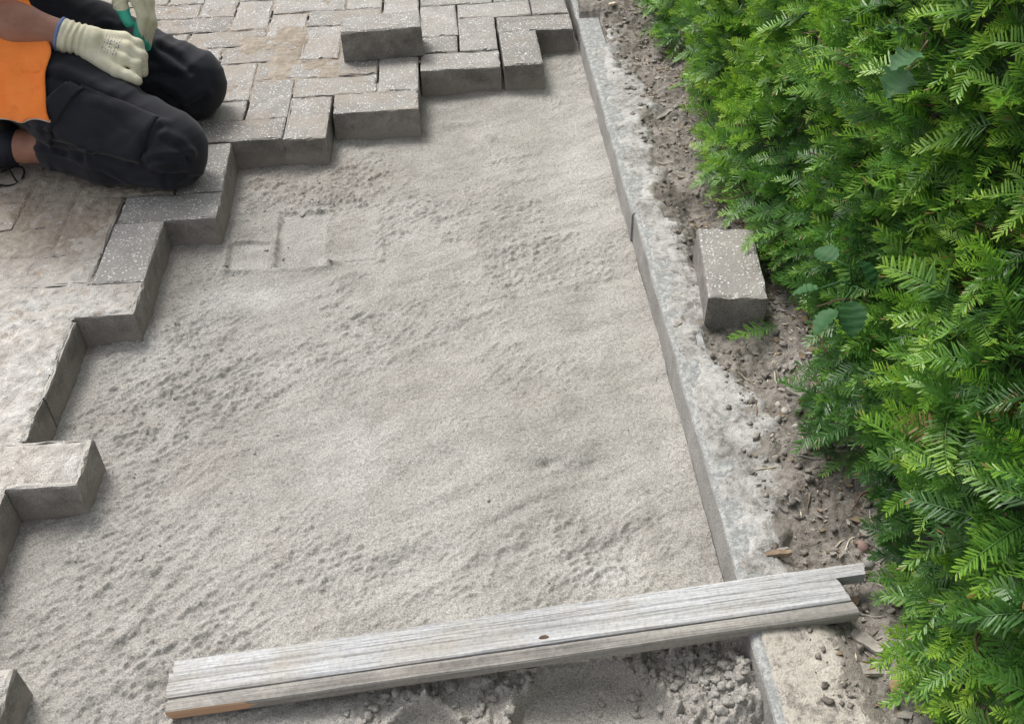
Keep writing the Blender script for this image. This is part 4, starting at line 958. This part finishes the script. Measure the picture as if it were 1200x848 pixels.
FOLDS = [(.006, .010, [(-.164, .073), (-.129, .055), (-.101, .049), (-.064, .075), (-.016, .125)]), (.006, .009, [(-.246, .084), (-.204, .076), (-.165, .070)]), (.006, .009, [(-.081, .047), (-.029, .054), (.022, .053)]),
         (.005, .009, [(-.102, .043), (-.06, .031), (-.003, .036)]), (.006, .012, [(-.182, .066), (-.214, .107)]), (.004, .010, [(-.128, .181), (-.101, .155), (-.081, .121)]), (.004, .008, [(-.234, .075), (-.164, .024), (-.096, -.011), (-.032, -.021)]),
         (.004, .007, [(-.038, .018), (-.042, -.014)]), (.005, .012, [(-.011, .24), (.031, .252), (.066, .24)]), (.005, .010, [(.048, .162), (.089, .17), (.116, .184)]), (.006, .012, [(.011, .212), (.043, .184), (.058, .145)]),
         (.005, .013, [(.046, .312), (.077, .285), (.097, .248)]), (.005, .010, [(-.02, .10), (.01, .075), (.02, .04)]), (.005, .010, [(-.05, .02), (0, .015), (.03, .0)]), (.006, .012, [(-.30, .17), (-.24, .12), (-.20, .06)]),
         (.006, .014, [(-.26, .26), (-.18, .24), (-.10, .19)]), (.005, .012, [(-.05, .33), (.0, .30), (.03, .27)]), (.005, .012, [(-.2, .35), (-.13, .34), (-.06, .36)])]
vco = np.zeros(len(trm.vertices) * 3); trm.vertices.foreach_get('co', vco); vco = vco.reshape(-1, 3); vno = np.zeros(len(vco) * 3); trm.vertices.foreach_get('normal', vno); vno = vno.reshape(-1, 3); dsp = np.zeros(len(vco))
for amp_, wid_, ln in FOLDS:
    dr = Vector((-.31, .86, -.41)).normalized(); P3 = []
    for (a, b) in ln:
        hit = bv.ray_cast(Vector((a, .5, b)) - dr * .5, dr)[0]
        if hit is not None: P3.append(np.array(hit))
    dm_ = np.full(len(vco), 9.0); side_ = np.zeros(len(vco))
    for p0, p1 in zip(P3[:-1], P3[1:]):
        ab = p1 - p0; t = np.clip((vco - p0) @ ab / max(ab @ ab, 1e-9), 0, 1); q = vco - p0 - t[:, None] * ab; dd = np.linalg.norm(q, axis=1); m = dd < dm_; dm_ = np.where(m, dd, dm_); side_ = np.where(m, q[:, 2], side_)
    dsp += amp_ * (0.75 * np.exp(-((dm_ - wid_ * 1.3) / wid_) ** 2) * (.45 + .55 * np.tanh(side_ / wid_ * 1.5)) - np.exp(-(dm_ / (wid_ * .62)) ** 2))
ek = np.array([e.vertices[:] for e in trm.edges]); dg = np.bincount(ek.ravel(), minlength=len(vco))
for _ in range(5):
    acc_ = np.bincount(ek[:, 0], dsp[ek[:, 1]], len(vco)) + np.bincount(ek[:, 1], dsp[ek[:, 0]], len(vco)); dsp = .5 * dsp + .5 * acc_ / np.maximum(dg, 1)
dsp *= 1.75
vco += vno * dsp[:, None]; vco[:, 2] = np.maximum(vco[:, 2], .0012); trm.vertices.foreach_set('co', vco.ravel()); trm.update()
trousers = obj('trousers', trm, person)
bv = BVHTree.FromPolygons([v.co[:] for v in trm.vertices], [p.vertices[:] for p in trm.polygons])
def patch(name, quad, lift, th, mat, parent, n=18, m=18, rounded=0.0):
    """cloth laid on the near leg: quad of (x, z) points seen from the side, projected onto the trousers"""
    dirn = Vector((0, .8, -.6)); V = []; q = np.array(quad)
    for i in range(n + 1):
        for j in range(m + 1):
            s, t = i / n, j / m
            x, z = (q[0] * (1 - s) * (1 - t) + q[1] * s * (1 - t) + q[2] * s * t + q[3] * (1 - s) * t)
            o = Vector((x, .50, z)) - dirn * .4; hit, nrm, _, _ = bv.ray_cast(o, dirn)
            if hit is None: hit, nrm = Vector((x, .5, z)), -dirn
            edge = min(s, 1 - s, t, 1 - t); V.append(hit + nrm * (lift * min(1, .55 + edge * 6)))
    F = [(i * (m + 1) + j, (i + 1) * (m + 1) + j, (i + 1) * (m + 1) + j + 1, i * (m + 1) + j + 1) for i in range(n) for j in range(m)]
    me = mesh(name, [v[:] for v in V], F, mat, True); o = obj(name, me, parent)
    sm_ = o.modifiers.new('thick', 'SOLIDIFY'); sm_.thickness = th; sm_.offset = 1; return o
pk = patch('cargo_pocket', [(-.262, .112), (-.150, .232), (.003, .134), (-.045, .020)], .0065, .002, M['trousers'], trousers)
patch('pocket_flap', [(-.288, .128), (-.170, .243), (-.142, .218), (-.247, .088)], .012, .0025, M['trousers'], trousers)

# light shirt, only a little of it shows
sh_pr = [(PEL, BEL, .125, .125), (BEL, CHE, .125, .137), (lerp(CHE, S1, .55), lerp(CHE, S2, .55), .113, .113), (S1, S2, .068, .068), (S1, lerp(S1, E1, .8), .068, .058), (S2, lerp(S2, E2, .8), .068, .058)]
def shpost(D, X, Y, Z):
    b = np.abs(D) < .03; D = D.copy(); D[b] += .006 * vn(X[b] * 9 + Y[b] * 6, Z[b] * 22, 5); return np.maximum(D, Z - .80)
obj('shirt', sdf_mesh('shirt', sh_pr, .009, .03, M['shirt'], shpost), person)

# open orange vest: one sheet from near front edge round the back to the far front edge
def vest():
    # columns: rows of points from hem (t=0) to shoulder (t=1)
    cols = [[(-.212, .495, .170), (-.212, .555, .262), (-.255, .630, .40), (-.262, .660, .58), (-.335, .665, .775)],
            [(-.270, .490, .170), (-.285, .535, .268), (-.330, .580, .40), (-.330, .590, .56), (-.370, .615, .785)],
            [(-.340, .495, .170), (-.362, .530, .270), (-.415, .570, .40), (-.410, .575, .55), (-.395, .590, .790)],
            [(-.450, .525, .180), (-.480, .550, .28), (-.510, .595, .41), (-.500, .600, .56), (-.430, .610, .790)],
            [(-.565, .650, .215), (-.580, .665, .31), (-.575, .670, .43), (-.545, .675, .60), (-.465, .680, .785)],
            [(-.600, .750, .225), (-.600, .750, .32), (-.590, .750, .44), (-.555, .750, .61), (-.470, .750, .795)],
            [(-.565, .850, .215), (-.580, .835, .31), (-.575, .830, .43), (-.545, .825, .60), (-.465, .820, .785)],
            [(-.450, .950, .21), (-.480, .925, .30), (-.510, .905, .41), (-.500, .900, .56), (-.430, .890, .790)],
            [(-.36, .960, .22), (-.375, .940, .29), (-.40, .92, .40), (-.40, .925, .55), (-.395, .91, .790)],
            [(-.30, .92, .24), (-.30, .90, .30), (-.295, .87, .42), (-.275, .86, .58), (-.335, .835, .775)]]
    G = np.array(cols)
    def cr(P, t):
        n = len(P) - 1; i = min(int(t * n), n - 1); f = t * n - i
        p0, p1, p2, p3 = P[max(i - 1, 0)], P[i], P[i + 1], P[min(i + 2, n)]
        return .5 * (2 * p1 + (p2 - p0) * f + (2 * p0 - 5 * p1 + 4 * p2 - p3) * f * f + (3 * p1 - p0 - 3 * p2 + p3) * f ** 3)
    nu, nv = 90, 60; V = np.zeros((nu + 1, nv + 1, 3))
    for j in range(nv + 1):
        row = np.array([cr(G[c], j / nv) for c in range(len(G))])
        for i in range(nu + 1): V[i, j] = cr(row, i / nu)
    U = V.copy()
    V[..., 1] += .010 * (vn(U[..., 0] * 20, U[..., 2] * 5, 4)) * sstep(.7, .3, U[..., 2]); V[..., 2] += .004 * vn(U[..., 0] * 16, U[..., 1] * 16, 3) * (U[..., 2] < .25)
    for i in range(nu + 1):
        for j in range(nv + 1):
            if V[i, j, 2] < .42:
                p = Vector(V[i, j]); hit, nr, _, _ = bv.find_nearest(p)
                if (p - hit).dot(nr) < .017: V[i, j] = hit + nr * .017
    for _ in range(12): V[0, 1:-1] = .5 * V[0, 1:-1] + .25 * (V[0, :-2] + V[0, 2:]); V[1, 1:-1] = .5 * V[1, 1:-1] + .25 * (V[1, :-2] + V[1, 2:]); V[1:-1, 0] = .5 * V[1:-1, 0] + .25 * (V[:-2, 0] + V[2:, 0])
    for _ in range(3): V[1:-1, 1:-1] = .5 * V[1:-1, 1:-1] + .125 * (V[:-2, 1:-1] + V[2:, 1:-1] + V[1:-1, :-2] + V[1:-1, 2:])
    def armhole(i, j):   # the arms come out of openings in the sheet
        p = V[i, j]; return (abs(p[1] - .59) < .09 and abs(p[0] + .40) < .075 and .50 < p[2] < .76) or (abs(p[1] - .91) < .09 and abs(p[0] + .40) < .075 and .5 < p[2] < .76)
    F = [(i * (nv + 1) + j, (i + 1) * (nv + 1) + j, (i + 1) * (nv + 1) + j + 1, i * (nv + 1) + j + 1) for i in range(nu) for j in range(nv) if not armhole(i, j)]
    o = obj('vest', mesh('vest', V.reshape(-1, 3), F, M['vest'], True), person); sm_ = o.modifiers.new('thick', 'SOLIDIFY'); sm_.thickness = .003
    hem = [tuple(V[i, 0]) for i in range(nu + 1)]; tube('hem_piping', hem, .0032, M['piping'], o, 6)
vest()

# gloves
def mat_glove():
    N = NM('cream_knit_glove_with_green_palm'); P = N.pos(); n = N.noise(P, 28, 4, .6); wv = N.noise(P, 1100, 2)
    c = N.ramp(n, [(.3, (.66, .62, .44)), (.7, (.80, .77, .60))]); coat = N.attr('coat'); pr = N.attr('print'); grime = N.attr('grime')
    c = N.mix(N.math('MULTIPLY', grime, N.ramp(N.noise(P, 60, 4, .7), [(.35, .15), (.65, .8)])), c, (.36, .33, .27))
    g = N.ramp(N.noise(P, 45, 3), [(.3, (.035, .36, .27)), (.7, (.09, .50, .39))])
    c = N.mix(N.ramp(coat, [(.42, 0.0), (.58, 1.0)]), c, g)
    mark = N.math('MULTIPLY', N.ramp(pr, [(.5, 0.0), (.7, 1.0)]), N.ramp(N.noise(P, 260, 2), [(.45, 0.0), (.55, .75)]))
    c = N.mix(mark, c, (.13, .13, .2)); c = N.mix(.4, c, N.ramp(wv, [(.3, .8), (.7, 1.1)]), 'MULTIPLY')
    return N.fin(c, N.bump(wv, .4, .0008), .85)
M['glove'] = mat_glove()
def glove(name, wrist, back,  fingers, thumb, palm_r, coatf, printf, grimef, folds_ax):
    pr = [(back, wrist, .031, .035), (wrist, lerp(wrist, fingers[1][0], .45), .033, .030)]
    for f in fingers:
        pr.append((lerp(wrist, f[0], .25), f[0], palm_r * 1.05, palm_r * .84)); 
        for a, b, ra, rb in zip(f[:-1], f[1:], (.0125, .0118), (.0118, .0100)): pr.append((a, b, ra, rb))
    for a, b, ra, rb in zip(thumb[:-1], thumb[1:], (.019, .0150), (.0150, .0125)): pr.append((a, b, ra, rb))
    def post(D, X, Y, Z):
        b = np.abs(D) < .01; D = D.copy(); x, y, z = X[b], Y[b], Z[b]
        q = (x - wrist[0]) * folds_ax[0] + (y - wrist[1]) * folds_ax[1] + (z - wrist[2]) * folds_ax[2]
        D[b] += .0022 * np.sin(q * 480 + 4 * vn(y * 40, z * 40, 3)) * np.exp(-((q - .022) / .022) ** 2) + .0022 * vn(x * 60 + y * 30, z * 60, 4)
        ba = np.array(back); dd = np.array(back) - np.array(wrist); dd /= np.linalg.norm(dd)
        return np.maximum(D, (X - ba[0]) * dd[0] + (Y - ba[1]) * dd[1] + (Z - ba[2]) * dd[2])
    m = sdf_mesh(name, pr, .0024, .006, M['glove'], post, .012)
    co = np.zeros(len(m.vertices) * 3); m.vertices.foreach_get('co', co); co = co.reshape(-1, 3)
    setattr_float(m, 'coat', coatf(co)); setattr_float(m, 'print', printf(co)); setattr_float(m, 'grime', grimef(co))
    o = obj(name, m, person)
    a = np.array(back); d = np.array(back) - np.array(wrist); d /= np.linalg.norm(d); e1 = np.cross(d, (0, 1, .3)); e1 /= np.linalg.norm(e1); e2 = np.cross(d, e1)
    rim = [tuple(a - d * .001 + (e1 * math.cos(t) + e2 * math.sin(t)) * .0340) for t in np.linspace(0, 2 * math.pi, 29)]
    tube('cuff_hem', rim, .0036, M['bluerim'], o, 7, False)
    return o
fr = [[(-.079, .625, .271), (-.052, .622, .258), (-.046, .612, .234)], [(-.073, .605, .258), (-.045, .603, .240), (-.047, .590, .206)],
      [(-.080, .585, .242), (-.055, .583, .228), (-.057, .571, .205)], [(-.096, .566, .226), (-.070, .559, .216), (-.052, .552, .206)]]
pn = np.array((0.25, -.55, .80)); pn /= np.linalg.norm(pn); pc = np.array((-.10, .595, .262))
def coat_r(co):     # the palm and the edge of the little finger are dipped
    d = (co - pc) @ pn; s = co[:, 0]; return np.clip(.5 - (d + .018 + .012 * sstep(-.09, -.05, s)) * 45 + .25 * vn(co[:, 0] * 90, co[:, 1] * 90, 3), 0, 1) * sstep(-.165, -.145, s)
def print_r(co):
    q = co - np.array((-.098, .592, .268)); ax_ = np.array((.88, 0, -.45)); ay_ = np.cross(pn, ax_); u = q @ ax_; v = q @ ay_
    return ((np.abs(u) < .017) & (np.abs(v) < .022) & (q @ pn > -.01)).astype(float) * (np.sin(u * 1100) > -.2)
def grime_r(co): return .12 + .75 * sstep(-.075, -.045, co[:, 0])
glove('glove', W1, (-.200, .6005, .2975), fr, [(-.165, .635, .262), (-.115, .645, .252), (-.08, .640, .236)], .0185, coat_r, print_r, grime_r, (.9, 0, -.4))
fl_ = [[(-.062, .730, .312), (-.055, .715, .280), (-.073, .705, .243)], [(-.052, .745, .306), (-.049, .735, .267), (-.070, .720, .220)],
       [(-.050, .760, .298), (-.049, .750, .255), (-.070, .735, .202)], [(-.051, .775, .290), (-.055, .765, .243), (-.073, .755, .203)]]
def coat_l(co):
    thumb_ = sstep(.292, .280, co[:, 2]) * sstep(-.076, -.080, co[:, 0]) * (co[:, 2] > .262) * (co[:, 1] < .73)
    inner = sstep(-.062, -.070, co[:, 0] + (co[:, 2] - .26) * .12) * sstep(.335, .32, co[:, 2]) * (co[:, 2] < .30)
    palm = sstep(-.075, -.082, co[:, 0]) * (co[:, 2] < .36) * (co[:, 2] > .3)
    return np.clip(thumb_ + inner + palm * sstep(.70, .74, co[:, 1]), 0, 1)
glove('glove', W2, (-.095, .7635, .360), fl_, [(-.098, .737, .334), (-.097, .720, .304), (-.087, .709, .272)], .0175, coat_l, lambda co: np.zeros(len(co)), lambda co: .3 + .5 * sstep(.27, .22, co[:, 2]), (.5, -.3, -.8))

# shoes
def shoe(A, T, mark):
    A = np.array(A); T = np.array(T); d = (T - A) / np.linalg.norm(T - A); sdv = np.cross(d, (0, 0, 1)); up = np.array((0, 0, 1.0))
    P = lambda a, b, c: tuple(A + d * a + sdv * b + up * c)
    pr = [(P(.042, 0, .004), P(.06, 0, .006), .040, .045), (P(.04, 0, .008), P(.13, 0, .0), .046, .043), (P(.12, 0.01, -.006), P(.21, 0.005, -.008), .043, .032), (P(.12, -.012, -.006), P(.2, -.01, -.008), .038, .03), (P(.05, 0, .03), P(.06, 0, .05), .034, .034)]
    sm1 = sdf_mesh('shoe', pr, .005, .02, M['shoe'], lambda D, X, Y, Z: np.maximum(D, .002 - Z)); o = obj('shoe', sm1, person)
    # the sole faces up and back while the foot lies on its instep
    sp_ = [(P(.05, 0, .062), P(.12, 0, .052), .036, .034), (P(.12, 0, .05), P(.215, 0, .026), .034, .032)]
    obj('sole', sdf_mesh('sole', sp_, .005, .02, M['sole'], lambda D, X, Y, Z: D), o)
    if mark:
        pts_ = [P(.095, .046, .030), P(.080, .0475, .016), P(.066, .0485, .002), P(.050, .049, -.006), P(.036, .047, -.010)]
        bv2 = BVHTree.FromPolygons([v.co[:] for v in sm1.vertices], [p.vertices[:] for p in sm1.polygons]); q = []
        for p in pts_:
            hit = bv2.find_nearest(Vector(p)); q.append(tuple(hit[0] + hit[1] * .0005))
        tube('side_mark', q, [.0012, .0035, .0055, .004, .001], M['white'], o, 6)
    return o
s1 = shoe(A1, T1, True); shoe(A2, T2, False)
lp = [(-.385 + .034 * math.cos(t) - .005, .535 + .040 * math.sin(t), .006 + .004 * math.sin(2 * t)) for t in np.linspace(-.3, 5.6, 26)] + [(-.40, .555, .05)]
tube('shoelace', lp, .0022, M['sole'], s1, 6)
